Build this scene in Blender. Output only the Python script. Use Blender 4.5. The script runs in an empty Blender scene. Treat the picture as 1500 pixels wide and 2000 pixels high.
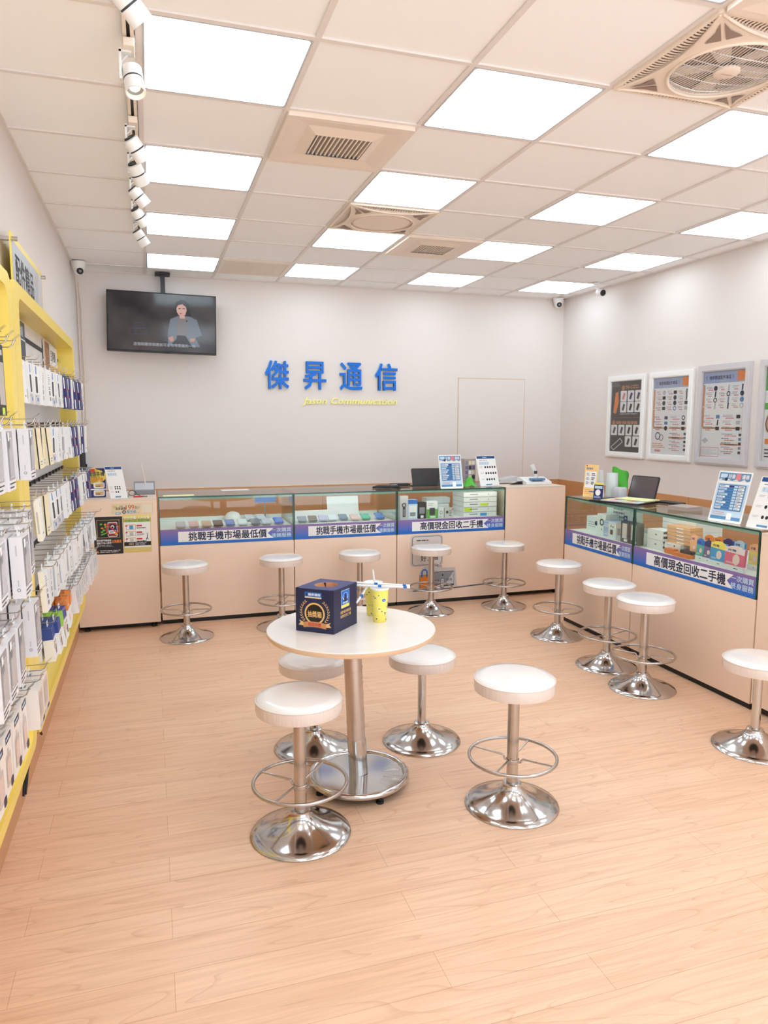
import bpy, math, random
from mathutils import Vector, Matrix
PI = math.pi
random.seed(7)
SC = bpy.context.scene
COL = SC.collection

# ---------------------------------------------------------------- camera, light, exposure
H = 2.971                      # ceiling height
XL, XR, YB, YF = -0.60, 4.37, 5.12, -3.60
F_PX = 1416.98
cd = bpy.data.cameras.new('camera')
cam = bpy.data.objects.new('camera', cd)
COL.objects.link(cam)
SC.camera = cam
cd.sensor_fit = 'VERTICAL'
cd.sensor_height = 36.0
cd.lens = 36.0 * F_PX / 2000.0
cd.clip_start = 0.05
yaw, pitch, roll = 0.3103, -0.1231, 0.0018
fw = Vector((math.sin(yaw) * math.cos(pitch), math.cos(yaw) * math.cos(pitch), math.sin(pitch)))
r0 = Vector((math.cos(yaw), -math.sin(yaw), 0))
u0 = r0.cross(fw)
rr = r0 * math.cos(roll) + u0 * math.sin(roll)
uu = u0 * math.cos(roll) - r0 * math.sin(roll)
M3 = Matrix((rr, uu, -fw)).transposed()
cam.matrix_world = Matrix.Translation((-0.011, -2.077, 1.633)) @ M3.to_4x4()

PANEL_STRENGTH = 4.75           # ceiling light panels
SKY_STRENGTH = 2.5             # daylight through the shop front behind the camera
SC.view_settings.view_transform = 'Standard'
SC.view_settings.look = 'None'
SC.view_settings.exposure = 0.0
SC.view_settings.gamma = 1.0
SC.view_settings.use_curve_mapping = False
try:
    cy = SC.cycles
    cy.use_denoising = True
    cy.max_bounces = 10
    cy.diffuse_bounces = 5
    cy.glossy_bounces = 5
    cy.transmission_bounces = 8
    cy.transparent_max_bounces = 24
    cy.sample_clamp_indirect = 4.0
    cy.caustics_reflective = False
    cy.caustics_refractive = False
except Exception:
    pass
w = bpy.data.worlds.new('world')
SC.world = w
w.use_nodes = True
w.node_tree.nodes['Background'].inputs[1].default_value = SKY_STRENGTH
# overcast sky above; brighter half below the horizon added to lift the ceiling
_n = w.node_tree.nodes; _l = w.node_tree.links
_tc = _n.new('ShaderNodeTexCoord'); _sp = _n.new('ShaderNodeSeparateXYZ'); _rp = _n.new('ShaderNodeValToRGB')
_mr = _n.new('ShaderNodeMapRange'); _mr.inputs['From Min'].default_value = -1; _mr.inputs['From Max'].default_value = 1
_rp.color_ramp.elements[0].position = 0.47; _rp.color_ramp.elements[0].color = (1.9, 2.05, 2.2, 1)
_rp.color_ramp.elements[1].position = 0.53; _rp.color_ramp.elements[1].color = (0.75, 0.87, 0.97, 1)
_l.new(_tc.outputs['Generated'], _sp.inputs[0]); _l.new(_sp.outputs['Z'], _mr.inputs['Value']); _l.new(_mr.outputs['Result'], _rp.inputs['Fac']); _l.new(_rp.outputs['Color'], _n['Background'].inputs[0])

# ---------------------------------------------------------------- materials
def lin(c):
    o = []
    for x in c:
        x /= 255.0
        o.append(x / 12.92 if x <= 0.04045 else ((x + 0.055) / 1.055) ** 2.4)
    return (o[0], o[1], o[2], 1.0)
_M = {}
def mat(name, rgb=(200, 200, 200), rough=0.5, metal=0.0, emit=0.0, spec=0.5, coat=0.0):
    if name in _M:
        return _M[name]
    m = bpy.data.materials.new(name)
    m.use_nodes = True
    b = m.node_tree.nodes['Principled BSDF']
    b.inputs['Base Color'].default_value = lin(rgb)
    b.inputs['Roughness'].default_value = rough
    b.inputs['Metallic'].default_value = metal
    b.inputs['Specular IOR Level'].default_value = spec
    if coat:
        b.inputs['Coat Weight'].default_value = coat
        b.inputs['Coat Roughness'].default_value = 0.08
    if emit:
        b.inputs['Emission Color'].default_value = lin(rgb)
        b.inputs['Emission Strength'].default_value = emit
    m.diffuse_color = lin(rgb)
    _M[name] = m
    return m
def nodes(m):
    nt = m.node_tree
    return nt, nt.nodes, nt.links, nt.nodes['Principled BSDF']
def varied(name, rgb, rough=0.5, amount=0.06, scale=(6, 6, 6), bump=0.0, bscale=None, spec=0.5, coat=0.0):
    """base colour with a soft procedural variation and optional fine bump"""
    if name in _M:
        return _M[name]
    m = mat(name, rgb, rough, spec=spec, coat=coat)
    nt, N, L, b = nodes(m)
    tc = N.new('ShaderNodeTexCoord')
    mp = N.new('ShaderNodeMapping'); mp.inputs['Scale'].default_value = scale
    no = N.new('ShaderNodeTexNoise'); no.inputs['Scale'].default_value = 1.0; no.inputs['Detail'].default_value = 4
    L.new(tc.outputs['Object'], mp.inputs[0]); L.new(mp.outputs[0], no.inputs['Vector'])
    mx = N.new('ShaderNodeMix'); mx.data_type = 'RGBA'
    c = lin(rgb)
    mx.inputs['A'].default_value = tuple(x * (1 - amount) for x in c[:3]) + (1,)
    mx.inputs['B'].default_value = tuple(min(1, x * (1 + amount)) for x in c[:3]) + (1,)
    L.new(no.outputs['Fac'], mx.inputs['Factor'])
    L.new(mx.outputs['Result'], b.inputs['Base Color'])
    if bump:
        mp2 = N.new('ShaderNodeMapping'); mp2.inputs['Scale'].default_value = bscale or tuple(x * 20 for x in scale)
        n2 = N.new('ShaderNodeTexNoise'); n2.inputs['Scale'].default_value = 1.0
        L.new(tc.outputs['Object'], mp2.inputs[0]); L.new(mp2.outputs[0], n2.inputs['Vector'])
        bp = N.new('ShaderNodeBump'); bp.inputs['Strength'].default_value = bump; bp.inputs['Distance'].default_value = 0.004
        L.new(n2.outputs['Fac'], bp.inputs['Height']); L.new(bp.outputs['Normal'], b.inputs['Normal'])
    return m
def wood_floor():
    m = mat('floor_wood', (226, 178, 144), 0.34)
    nt, N, L, b = nodes(m)
    tc = N.new('ShaderNodeTexCoord')
    br = N.new('ShaderNodeTexBrick')
    br.inputs['Scale'].default_value = 1.0
    br.inputs['Brick Width'].default_value = 1.22
    br.inputs['Row Height'].default_value = 0.152
    br.inputs['Mortar Size'].default_value = 0.0012
    br.inputs['Mortar Smooth'].default_value = 0.3
    br.offset = 0.37
    br.inputs['Color1'].default_value = lin((242, 202, 170))
    br.inputs['Color2'].default_value = lin((237, 194, 161))
    br.inputs['Mortar'].default_value = lin((212, 166, 132))
    L.new(tc.outputs['Object'], br.inputs['Vector'])
    # grain that runs along each plank
    mp = N.new('ShaderNodeMapping'); mp.inputs['Scale'].default_value = (1.3, 26, 1)
    no = N.new('ShaderNodeTexNoise'); no.inputs['Scale'].default_value = 1.6; no.inputs['Detail'].default_value = 6; no.inputs['Distortion'].default_value = 0.9
    L.new(tc.outputs['Object'], mp.inputs[0]); L.new(mp.outputs[0], no.inputs['Vector'])
    ra = N.new('ShaderNodeValToRGB')
    ra.color_ramp.elements[0].position = 0.36; ra.color_ramp.elements[0].color = (0.82, 0.75, 0.70, 1)
    ra.color_ramp.elements[1].position = 0.60; ra.color_ramp.elements[1].color = (1, 1, 1, 1)
    L.new(no.outputs['Fac'], ra.inputs['Fac'])
    # cathedral figure
    mp2 = N.new('ShaderNodeMapping'); mp2.inputs['Scale'].default_value = (0.55, 5.5, 1)
    wv = N.new('ShaderNodeTexNoise'); wv.inputs['Scale'].default_value = 1.2; wv.inputs['Detail'].default_value = 1.5; wv.inputs['Distortion'].default_value = 0.4
    L.new(tc.outputs['Object'], mp2.inputs[0]); L.new(mp2.outputs[0], wv.inputs['Vector'])
    mu = N.new('ShaderNodeMath'); mu.operation = 'MULTIPLY'; mu.inputs[1].default_value = 16
    fr = N.new('ShaderNodeMath'); fr.operation = 'FRACT'
    L.new(wv.outputs['Fac'], mu.inputs[0]); L.new(mu.outputs[0], fr.inputs[0])
    r2 = N.new('ShaderNodeValToRGB')
    r2.color_ramp.elements[0].position = 0.0; r2.color_ramp.elements[0].color = (0.88, 0.82, 0.78, 1)
    r2.color_ramp.elements[1].position = 0.16; r2.color_ramp.elements[1].color = (1, 1, 1, 1)
    L.new(fr.outputs[0], r2.inputs['Fac'])
    m1 = N.new('ShaderNodeMix'); m1.data_type = 'RGBA'; m1.blend_type = 'MULTIPLY'; m1.inputs['Factor'].default_value = 0.55
    L.new(br.outputs['Color'], m1.inputs['A']); L.new(ra.outputs['Color'], m1.inputs['B'])
    m2 = N.new('ShaderNodeMix'); m2.data_type = 'RGBA'; m2.blend_type = 'MULTIPLY'; m2.inputs['Factor'].default_value = 0.95
    L.new(m1.outputs['Result'], m2.inputs['A']); L.new(r2.outputs['Color'], m2.inputs['B'])
    L.new(m2.outputs['Result'], b.inputs['Base Color'])
    bp = N.new('ShaderNodeBump'); bp.inputs['Strength'].default_value = 0.06; bp.inputs['Distance'].default_value = 0.002
    L.new(no.outputs['Fac'], bp.inputs['Height']); L.new(bp.outputs['Normal'], b.inputs['Normal'])
    return m
def wood_plain(name, rgb, rough=0.45, scale=(2, 2, 18), amount=0.10):
    m = varied(name, rgb, rough, amount, scale)
    return m
def glass(name, tint=(235, 250, 242), dens=0.06):
    m = bpy.data.materials.new(name); m.use_nodes = True
    nt = m.node_tree; N = nt.nodes; L = nt.links
    N.remove(N['Principled BSDF'])
    out = N['Material Output']
    tr = N.new('ShaderNodeBsdfTransparent'); tr.inputs[0].default_value = lin(tint)
    gl = N.new('ShaderNodeBsdfGlossy'); gl.inputs['Roughness'].default_value = 0.02
    lw = N.new('ShaderNodeLayerWeight'); lw.inputs['Blend'].default_value = 0.5
    pw = N.new('ShaderNodeMath'); pw.operation = 'POWER'; pw.inputs[1].default_value = 3.7
    ma = N.new('ShaderNodeMath'); ma.operation = 'MULTIPLY_ADD'; ma.inputs[1].default_value = 0.8; ma.inputs[2].default_value = 0.022
    mx = N.new('ShaderNodeMixShader')
    L.new(lw.outputs['Facing'], pw.inputs[0]); L.new(pw.outputs[0], ma.inputs[0])
    L.new(ma.outputs[0], mx.inputs[0]); L.new(tr.outputs[0], mx.inputs[1]); L.new(gl.outputs[0], mx.inputs[2])
    L.new(mx.outputs[0], out.inputs[0])
    _M[name] = m
    return m
def gradient_z(name, bottom, top, z0, z1, rough=0.4):
    """a printed two-colour blend along the object's own height"""
    m = mat(name, bottom, rough)
    nt, N, L, b = nodes(m)
    tc = N.new('ShaderNodeTexCoord'); sp = N.new('ShaderNodeSeparateXYZ'); mr = N.new('ShaderNodeMapRange')
    mr.inputs['From Min'].default_value = z0; mr.inputs['From Max'].default_value = z1
    mx = N.new('ShaderNodeMix'); mx.data_type = 'RGBA'
    mx.inputs['A'].default_value = lin(bottom); mx.inputs['B'].default_value = lin(top)
    L.new(tc.outputs['Object'], sp.inputs[0]); L.new(sp.outputs['Z'], mr.inputs['Value'])
    L.new(mr.outputs['Result'], mx.inputs['Factor']); L.new(mx.outputs['Result'], b.inputs['Base Color'])
    return m

WALL = varied('wallpaper', (231, 222, 217), 0.75, 0.02, (1.2, 1.2, 1.2), 0.12, (60, 60, 14), spec=0.2)
CEIL = varied('ceiling_tile', (252, 251, 251), 0.8, 0.015, (2, 2, 2), spec=0.15)
GRID = mat('ceiling_grid_metal', (232, 224, 219), 0.5)
FLOOR = wood_floor()
PEACH = varied('peach_laminate', (247, 220, 198), 0.38, 0.02, (1.5, 1.5, 1.5))
PEACHD = mat('peach_laminate_edge', (214, 184, 160), 0.45)
ORANGEW = wood_plain('orange_wood', (206, 148, 98), 0.45, (1.5, 1.5, 20), 0.08)
TANW = wood_plain('tan_skirting_wood', (206, 156, 116), 0.5, (2, 2, 14), 0.07)
YELLOW = varied('yellow_powder_coat', (249, 221, 108), 0.35, 0.02, (3, 3, 3))
BLACK = mat('black', (16, 16, 18), 0.5)
SOFTBLACK = mat('soft_black', (34, 33, 36), 0.55)
DARK = mat('dark_grey', (62, 62, 68), 0.5)
GREY = mat('mid_grey', (140, 140, 146), 0.5)
LGREY = mat('light_grey', (196, 196, 200), 0.5)
WHITE = mat('white_plastic', (240, 238, 236), 0.4)
PAPER = mat('white_paper', (242, 241, 240), 0.6)
BONE = mat('bone_plastic', (238, 222, 206), 0.45)
CREAM = mat('cream_card', (246, 232, 196), 0.5)
CHROME = mat('chrome', (206, 204, 203), 0.13, 1.0)
STEEL = mat('brushed_steel', (196, 190, 186), 0.22, 1.0)
FILM = mat('wrapped_steel', (205, 196, 190), 0.30, 1.0)
SEAT = varied('white_leatherette', (240, 233, 229), 0.22, 0.02, (8, 8, 8), coat=0.6)
SEATSIDE = varied('film_wrapped_leatherette', (232, 218, 210), 0.3, 0.05, (60, 60, 4), 0.5, (90, 90, 6), coat=0.7)
TABLE = varied('pale_wood_laminate', (243, 233, 226), 0.25, 0.05, (1.5, 26, 2), coat=0.3)
TABLEE = mat('table_edge_band', (232, 198, 166), 0.4)
GLASS = glass('case_glass', (251, 254, 252))
GLASSC = glass('clear_plastic', (250, 250, 250))
GEDGE = mat('glass_edge_green', (30, 72, 62), 0.2)
GEDGEL = mat('glass_edge_pale_green', (150, 190, 176), 0.2)
DECK = mat('case_deck_white', (232, 236, 232), 0.35)
LIGHTP = mat('light_panel_diffuser', (226, 244, 255), 0.5, emit=PANEL_STRENGTH)
LEDSTRIP = mat('case_led_tube', (255, 252, 245), 0.4, emit=6.0)
LAMPON = mat('spot_lamp_glow', (255, 238, 190), 0.4, emit=3.0)
NAVY = mat('navy_print', (40, 46, 110), 0.45)
NAVYD = mat('dark_navy_print', (28, 32, 70), 0.45)
BLUE = mat('blue_print', (28, 108, 196), 0.45)
SKYB = mat('sky_blue_print', (72, 150, 206), 0.45)
PALEB = mat('pale_blue_print', (196, 220, 238), 0.45)
STEELB = mat('steel_blue_print', (92, 138, 184), 0.45)
RED = mat('red_print', (206, 52, 48), 0.45)
PINKR = mat('pink_red_print', (226, 130, 134), 0.45)
ORANGE = mat('orange_print', (240, 138, 52), 0.45)
ORANGEP = mat('dull_orange_print', (222, 160, 120), 0.5)
GREEN = mat('green_print', (92, 176, 62), 0.5)
LIME = mat('lime_print', (206, 232, 60), 0.5)
TEAL = mat('teal_print', (92, 176, 166), 0.45)
PURPLE = mat('purple_print', (120, 104, 146), 0.45)
PINK = mat('pink_print', (226, 110, 140), 0.45)
GOLD = mat('gold_print', (232, 186, 120), 0.35)
YPRINT = mat('yellow_print', (248, 226, 96), 0.45)
BEIGE = mat('beige_print', (232, 214, 178), 0.5)
SIGNB = mat('sign_blue_acrylic', (4, 112, 218), 0.35, spec=0.3)
SIGNBL = mat('sign_pale_blue_edge', (150, 196, 240), 0.3)
SIGNY = mat('sign_yellow_acrylic', (255, 246, 150), 0.4)
SKIN = mat('screen_skin', (150, 112, 100), 0.5)
SCREEN = mat('screen_dark', (58, 54, 58), 0.25)

# ---------------------------------------------------------------- mesh builder
_TX = {}
BOLD = [(-1, -1), (1, -1), (1, 1), (-1, 1)]      # heavier lettering: the same glyphs set four times, slightly apart
def text_mesh(body, bold=0.0, font_slant=0.0):
    key = (body, bold, font_slant)
    if key in _TX:
        return _TX[key]
    cu = bpy.data.curves.new('t', 'FONT')
    cu.body = body
    cu.size = 1.0
    cu.resolution_u = 2
    cu.offset = bold
    cu.shear = font_slant
    ob = bpy.data.objects.new('t', cu)
    COL.objects.link(ob)
    bpy.context.view_layer.update()
    dg = bpy.context.evaluated_depsgraph_get()
    me = ob.evaluated_get(dg).to_mesh()
    vs = [(v.co.x, v.co.y) for v in me.vertices]
    fs = [tuple(p.vertices) for p in me.polygons]
    ob.evaluated_get(dg).to_mesh_clear()
    bpy.data.objects.remove(ob)
    bpy.data.curves.remove(cu)
    if vs:
        x0 = min(v[0] for v in vs); y0 = min(v[1] for v in vs)
        vs = [(x - x0, y - y0) for x, y in vs]
    _TX[key] = (vs, fs)
    return _TX[key]

class Fr:
    """a flat frame: origin, right, up; layers step out along the normal"""
    def __init__(s, o, u=(1, 0, 0), v=(0, 0, 1), step=0.0006):
        s.o = Vector(o); s.u = Vector(u).normalized(); s.v = Vector(v).normalized(); s.n = s.u.cross(s.v); s.step = step
    def p(s, x, y, lay=0.0):
        return s.o + s.u * x + s.v * y + s.n * (lay * s.step)

class MB:
    def __init__(s):
        s.v = []; s.f = []; s.mi = []; s.sm = []; s.mats = []; s.T = None
    def m(s, mt):
        if mt not in s.mats:
            s.mats.append(mt)
        return s.mats.index(mt)
    def add(s, vs, fs, mt, smooth=False):
        b = len(s.v)
        k = s.m(mt)
        for p in vs:
            p = Vector(p)
            s.v.append(s.T @ p if s.T is not None else p)
        for f in fs:
            s.f.append([b + i for i in f]); s.mi.append(k); s.sm.append(smooth)
    def box(s, mt, x0, y0, z0, x1, y1, z1):
        x0, x1 = min(x0, x1), max(x0, x1); y0, y1 = min(y0, y1), max(y0, y1); z0, z1 = min(z0, z1), max(z0, z1)
        vs = [(x0, y0, z0), (x1, y0, z0), (x1, y1, z0), (x0, y1, z0), (x0, y0, z1), (x1, y0, z1), (x1, y1, z1), (x0, y1, z1)]
        s.add(vs, [(0, 3, 2, 1), (4, 5, 6, 7), (0, 1, 5, 4), (1, 2, 6, 5), (2, 3, 7, 6), (3, 0, 4, 7)], mt)
        return s
    def prism(s, mt, pts, fr, d0, d1, side=None):
        """an outline in a frame, given thickness from d0 to d1 along its normal"""
        n = len(pts)
        a = [fr.o + fr.u * x + fr.v * y + fr.n * d0 for x, y in pts]
        b = [fr.o + fr.u * x + fr.v * y + fr.n * d1 for x, y in pts]
        s.add(b, [tuple(range(n))], mt)
        s.add(a, [tuple(reversed(range(n)))], mt)
        s.add(a + b, [(i, (i + 1) % n, n + (i + 1) % n, n + i) for i in range(n)], side or mt)
        return s
    def ring(s, mt, outer, inner, fr, d0, d1):
        n = len(outer)
        P = lambda q, d: fr.o + fr.u * q[0] + fr.v * q[1] + fr.n * d
        oa = [P(q, d0) for q in outer]; ob = [P(q, d1) for q in outer]; ia = [P(q, d0) for q in inner]; ib = [P(q, d1) for q in inner]
        q = [(i, (i + 1) % n) for i in range(n)]
        s.add(ob + ib, [(i, j, n + j, n + i) for i, j in q], mt)
        s.add(oa + ia, [(j, i, n + i, n + j) for i, j in q], mt)
        s.add(oa + ob, [(i, j, n + j, n + i) for i, j in q], mt)
        s.add(ia + ib, [(j, i, n + i, n + j) for i, j in q], mt)
        return s
    def lathe(s, mt, prof, n=40, c=(0, 0, 0), cap0=True, cap1=True, smooth=True):
        segs = [[prof[0]]]
        for i in range(1, len(prof)):
            segs[-1].append(prof[i])
            if i < len(prof) - 1:
                a = Vector((prof[i][0] - prof[i - 1][0], prof[i][1] - prof[i - 1][1])); b = Vector((prof[i + 1][0] - prof[i][0], prof[i + 1][1] - prof[i][1]))
                if a.length > 1e-9 and b.length > 1e-9 and a.angle(b) > 0.7:
                    segs.append([prof[i]])
        for sg in segs:
            vs = []
            for r, z in sg:
                for k in range(n):
                    t = 2 * PI * k / n
                    vs.append((c[0] + r * math.cos(t), c[1] + r * math.sin(t), c[2] + z))
            fs = []
            for i in range(len(sg) - 1):
                for k in range(n):
                    fs.append((i * n + k, i * n + (k + 1) % n, (i + 1) * n + (k + 1) % n, (i + 1) * n + k))
            s.add(vs, fs, mt, smooth)
        for cap, (r, z), flip in ((cap0, prof[0], True), (cap1, prof[-1], False)):
            if cap and r > 1e-6:
                vs = [(c[0] + r * math.cos(2 * PI * k / n), c[1] + r * math.sin(2 * PI * k / n), c[2] + z) for k in range(n)]
                s.add(vs, [tuple(reversed(range(n))) if flip else tuple(range(n))], mt)
        return s
    def tube(s, mt, pts, r=0.005, n=10, closed=False, radii=None):
        P = [Vector(p) for p in pts]
        m = len(P)
        vs = []
        up = None
        for i, p in enumerate(P):
            if closed:
                d = P[(i + 1) % m] - P[i - 1]
            else:
                d = P[min(i + 1, m - 1)] - P[max(i - 1, 0)]
            d.normalize()
            if up is None:
                up = Vector((0, 0, 1)) if abs(d.z) < 0.9 else Vector((1, 0, 0))
            a = up - d * up.dot(d)
            if a.length < 1e-5:
                a = d.orthogonal()
            a.normalize(); up = a
            b = d.cross(a)
            q = radii[i] if radii else r
            for k in range(n):
                t = 2 * PI * k / n
                vs.append(p + a * (q * math.cos(t)) + b * (q * math.sin(t)))
        fs = []
        for i in range(m if closed else m - 1):
            j = (i + 1) % m
            for k in range(n):
                fs.append((i * n + k, i * n + (k + 1) % n, j * n + (k + 1) % n, j * n + k))
        s.add(vs, fs, mt, True)
        if not closed:
            s.add(vs[:n], [tuple(reversed(range(n)))], mt); s.add(vs[-n:], [tuple(range(n))], mt)
        return s
    # ---- flat prints
    def poly(s, fr, pts, mt, lay=1):
        s.add([fr.p(x, y, lay) for x, y in pts], [tuple(range(len(pts)))], mt); return s
    def rect(s, fr, x0, y0, x1, y1, mt, lay=1):
        return s.poly(fr, [(x0, y0), (x1, y0), (x1, y1), (x0, y1)], mt, lay)
    def rrect(s, fr, x0, y0, x1, y1, r, mt, lay=1):
        return s.poly(fr, rr_pts(x0, y0, x1, y1, r), mt, lay)
    def disc(s, fr, cx, cy, r, mt, lay=1, n=20, ry=None):
        ry = ry or r
        return s.poly(fr, [(cx + r * math.cos(2 * PI * k / n), cy + ry * math.sin(2 * PI * k / n)) for k in range(n)], mt, lay)
    def annulus(s, fr, cx, cy, r1, r0, mt, lay=1, n=24, a0=0, a1=2 * PI):
        k_ = n
        vs = []
        for k in range(k_ + 1):
            t = a0 + (a1 - a0) * k / k_
            vs += [fr.p(cx + r1 * math.cos(t), cy + r1 * math.sin(t), lay), fr.p(cx + r0 * math.cos(t), cy + r0 * math.sin(t), lay)]
        s.add(vs, [(2 * k + 1, 2 * k, 2 * k + 2, 2 * k + 3) for k in range(k_)], mt); return s
    def line(s, fr, pts, wd, mt, lay=1):
        for (x0, y0), (x1, y1) in zip(pts, pts[1:]):
            d = Vector((x1 - x0, y1 - y0))
            if d.length < 1e-9:
                continue
            d.normalize(); nx, ny = -d.y * wd / 2, d.x * wd / 2
            s.poly(fr, [(x0 - nx, y0 - ny), (x1 - nx, y1 - ny), (x1 + nx, y1 + ny), (x0 + nx, y0 + ny)], mt, lay)
        return s
    def text(s, fr, body, x, y, w, h, mt, lay=2, bold=0.012, slant=0.0, keep=False):
        """lettering fitted into the box x..x+w, y..y+h"""
        vs, fs = text_mesh(body, 0.0, slant)
        if not vs:
            return s
        X = max(v[0] for v in vs) or 1; Y = max(v[1] for v in vs) or 1
        sx, sy = w / X, h / Y
        if keep:
            sx = sy = min(sx, sy)
        for i, (dx, dy) in enumerate(BOLD if bold else [(0, 0)]):
            s.add([fr.p(x + (a + dx * bold) * sx, y + (b + dy * bold) * sy, lay + i * .05) for a, b in vs], fs, mt)
        return s
    def text3(s, fr, body, x, y, w, h, mt, side, d0, d1, bold=0.012, slant=0.0):
        """solid letters standing off a wall"""
        vs, fs = text_mesh(body, 0.0, slant)
        X = max(v[0] for v in vs); Y = max(v[1] for v in vs)
        cnt = set()
        for q in fs:
            for i in range(len(q)):
                cnt.add((q[i], q[(i + 1) % len(q)]))
        ed = [e for e in cnt if (e[1], e[0]) not in cnt]
        n = len(vs)
        for i, (dx, dy) in enumerate(BOLD if bold else [(0, 0)]):
            k = i * .0002
            f = [fr.o + fr.u * (x + (a + dx * bold) * w / X) + fr.v * (y + (b + dy * bold) * h / Y) for a, b in vs]
            s.add([p + fr.n * (d1 + k) for p in f], fs, mt)
            s.add([p + fr.n * d0 for p in f], [tuple(reversed(q)) for q in fs], side)
            s.add([p + fr.n * (d1 + k) for p in f] + [p + fr.n * d0 for p in f], [(b_, a_, n + a_, n + b_) for a_, b_ in ed], side)
        return s
    def bars(s, fr, x0, y0, x1, y1, rows, mt, lay=2, fill=0.5, seed=1):
        """rows of illegible small print"""
        rd = random.Random(seed)
        hgt = (y1 - y0) / rows
        for i in range(rows):
            yy = y0 + hgt * i + hgt * (1 - fill) / 2
            xe = x0 + (x1 - x0) * rd.uniform(0.6, 1.0)
            xx = x0
            while xx < xe - 1e-6:
                wd = min((x1 - x0) * rd.uniform(0.12, 0.3), xe - xx)
                s.rect(fr, xx, yy, xx + wd * 0.86, yy + hgt * fill, mt, lay)
                xx += wd
        return s
    def build(s, name, parent=None, org=(0, 0, 0), rot=0.0, bevel=0.0, seg=2):
        o = Vector(org)
        me = bpy.data.meshes.new(name)
        base = o if parent is None else Vector(parent.get('_org', (0, 0, 0)))
        if parent is not None and org != (0, 0, 0):
            base = o
        me.from_pydata([tuple(p - base) for p in s.v], [], s.f)
        for mt in s.mats:
            me.materials.append(mt)
        me.polygons.foreach_set('material_index', s.mi)
        me.polygons.foreach_set('use_smooth', s.sm)
        me.update()
        ob = bpy.data.objects.new(name, me)
        COL.objects.link(ob)
        ob['_org'] = tuple(base)
        if parent is not None:
            ob.parent = parent
        else:
            ob.location = o
        if bevel:
            bv = ob.modifiers.new('bevel', 'BEVEL'); bv.width = bevel; bv.segments = seg; bv.limit_method = 'ANGLE'; bv.angle_limit = 0.9
        return ob

def rr_pts(x0, y0, x1, y1, r, n=6):
    o = []
    for cx, cy, a in ((x1 - r, y1 - r, 0), (x0 + r, y1 - r, PI / 2), (x0 + r, y0 + r, PI), (x1 - r, y0 + r, 1.5 * PI)):
        for k in range(n + 1):
            t = a + PI / 2 * k / n
            o.append((cx + r * math.cos(t), cy + r * math.sin(t)))
    return o
def arc(cx, cy, r, a0, a1, n=12):
    return [(cx + r * math.cos(a0 + (a1 - a0) * k / n), cy + r * math.sin(a0 + (a1 - a0) * k / n)) for k in range(n + 1)]

def tag(o, label=None, cat=None, group=None, kind=None):
    if label: o['label'] = label
    if cat: o['category'] = cat
    if group: o['group'] = group
    if kind: o['kind'] = kind
    return o
def thing(name, label, cat, loc=(0, 0, 0), group=None):
    """an Empty at the base of a thing; its parts are built in world coordinates and hung under it"""
    o = bpy.data.objects.new(name, None)
    o.empty_display_size = 0.05
    COL.objects.link(o)
    o.location = loc
    o['_org'] = tuple(loc)
    return tag(o, label, cat, group)
def struct(o):
    o['kind'] = 'structure'; return o
KIDS = {}
def copy_tree(o, parent=None):
    c = o.copy(); COL.objects.link(c)
    if parent is not None:
        c.parent = parent
    for ch in list(o.children):
        copy_tree(ch, c)
    return c
ORD = ['first', 'second', 'third', 'fourth', 'fifth', 'sixth', 'seventh', 'eighth', 'ninth', 'tenth', 'eleventh', 'twelfth', 'thirteenth', 'fourteenth', 'fifteenth', 'sixteenth', 'seventeenth', 'eighteenth', 'nineteenth', 'twentieth', 'twenty-first', 'twenty-second']

# ---------------------------------------------------------------- the room
b = MB(); b.box(FLOOR, XL - .1, YF - .12, -0.08, XR + .1, YB + .1, 0); struct(b.build('floor'))
b = MB(); b.box(CEIL, XL - .1, YF, H + 0.006, XR + .1, YB + .1, H + .12)
ceiling = struct(b.build('ceiling'))
b = MB()
for i in range(-1, 9):
    x = i * .6
    if XL < x < XR:
        b.box(GRID, x - .011, YF, H - .002, x + .011, YB, H + .0055)
for j in range(-6, 9):
    y = j * .6
    b.box(GRID, XL, y - .011, H - .0026, XR, y + .011, H + .0054)
for x0, y0, x1, y1 in ((XL, YF, XL + .018, YB), (XR - .018, YF, XR, YB), (XL, YB - .018, XR, YB)):
    b.box(GRID, x0, y0, H - .003, x1, y1, H + .006)
b.build('grid_bars', ceiling)
b = MB(); b.box(WALL, XL - .1, YF, -.02, XL, YB + .1, H + .05); struct(b.build('wall_left'))
b = MB(); b.box(WALL, XR, YF, -.02, XR + .1, YB + .1, H + .05); struct(b.build('wall_right'))
b = MB(); b.box(WALL, XL, YB, -.02, XR, YB + .1, H + .05); struct(b.build('wall_back'))
# shop front behind the camera: lintel and piers round a wide opening to the street
b = MB()
b.box(WALL, XL - .1, YF - .12, 2.62, XR + .1, YF, H + .1)
b.box(WALL, XL - .1, YF - .12, 0, XL + .25, YF, 2.62)
b.box(WALL, XR - .25, YF - .12, 0, XR + .1, YF, 2.62)
struct(b.build('wall_front'))
b = MB()
for x in (XL + .25, 1.0, 2.2, XR - .30):
    b.box(STEEL, x, YF - .08, 0, x + .05, YF - .03, 2.62)
b.box(STEEL, XL + .25, YF - .08, 2.56, XR - .25, YF - .03, 2.62)
b.box(STEEL, XL + .25, YF - .08, 0, XR - .25, YF - .03, .06)
sf = struct(b.build('window_1'))
b = MB(); b.box(GLASSC, XL + .3, YF - .058, .06, XR - .3, YF - .052, 2.56); b.build('pane', sf)
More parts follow.
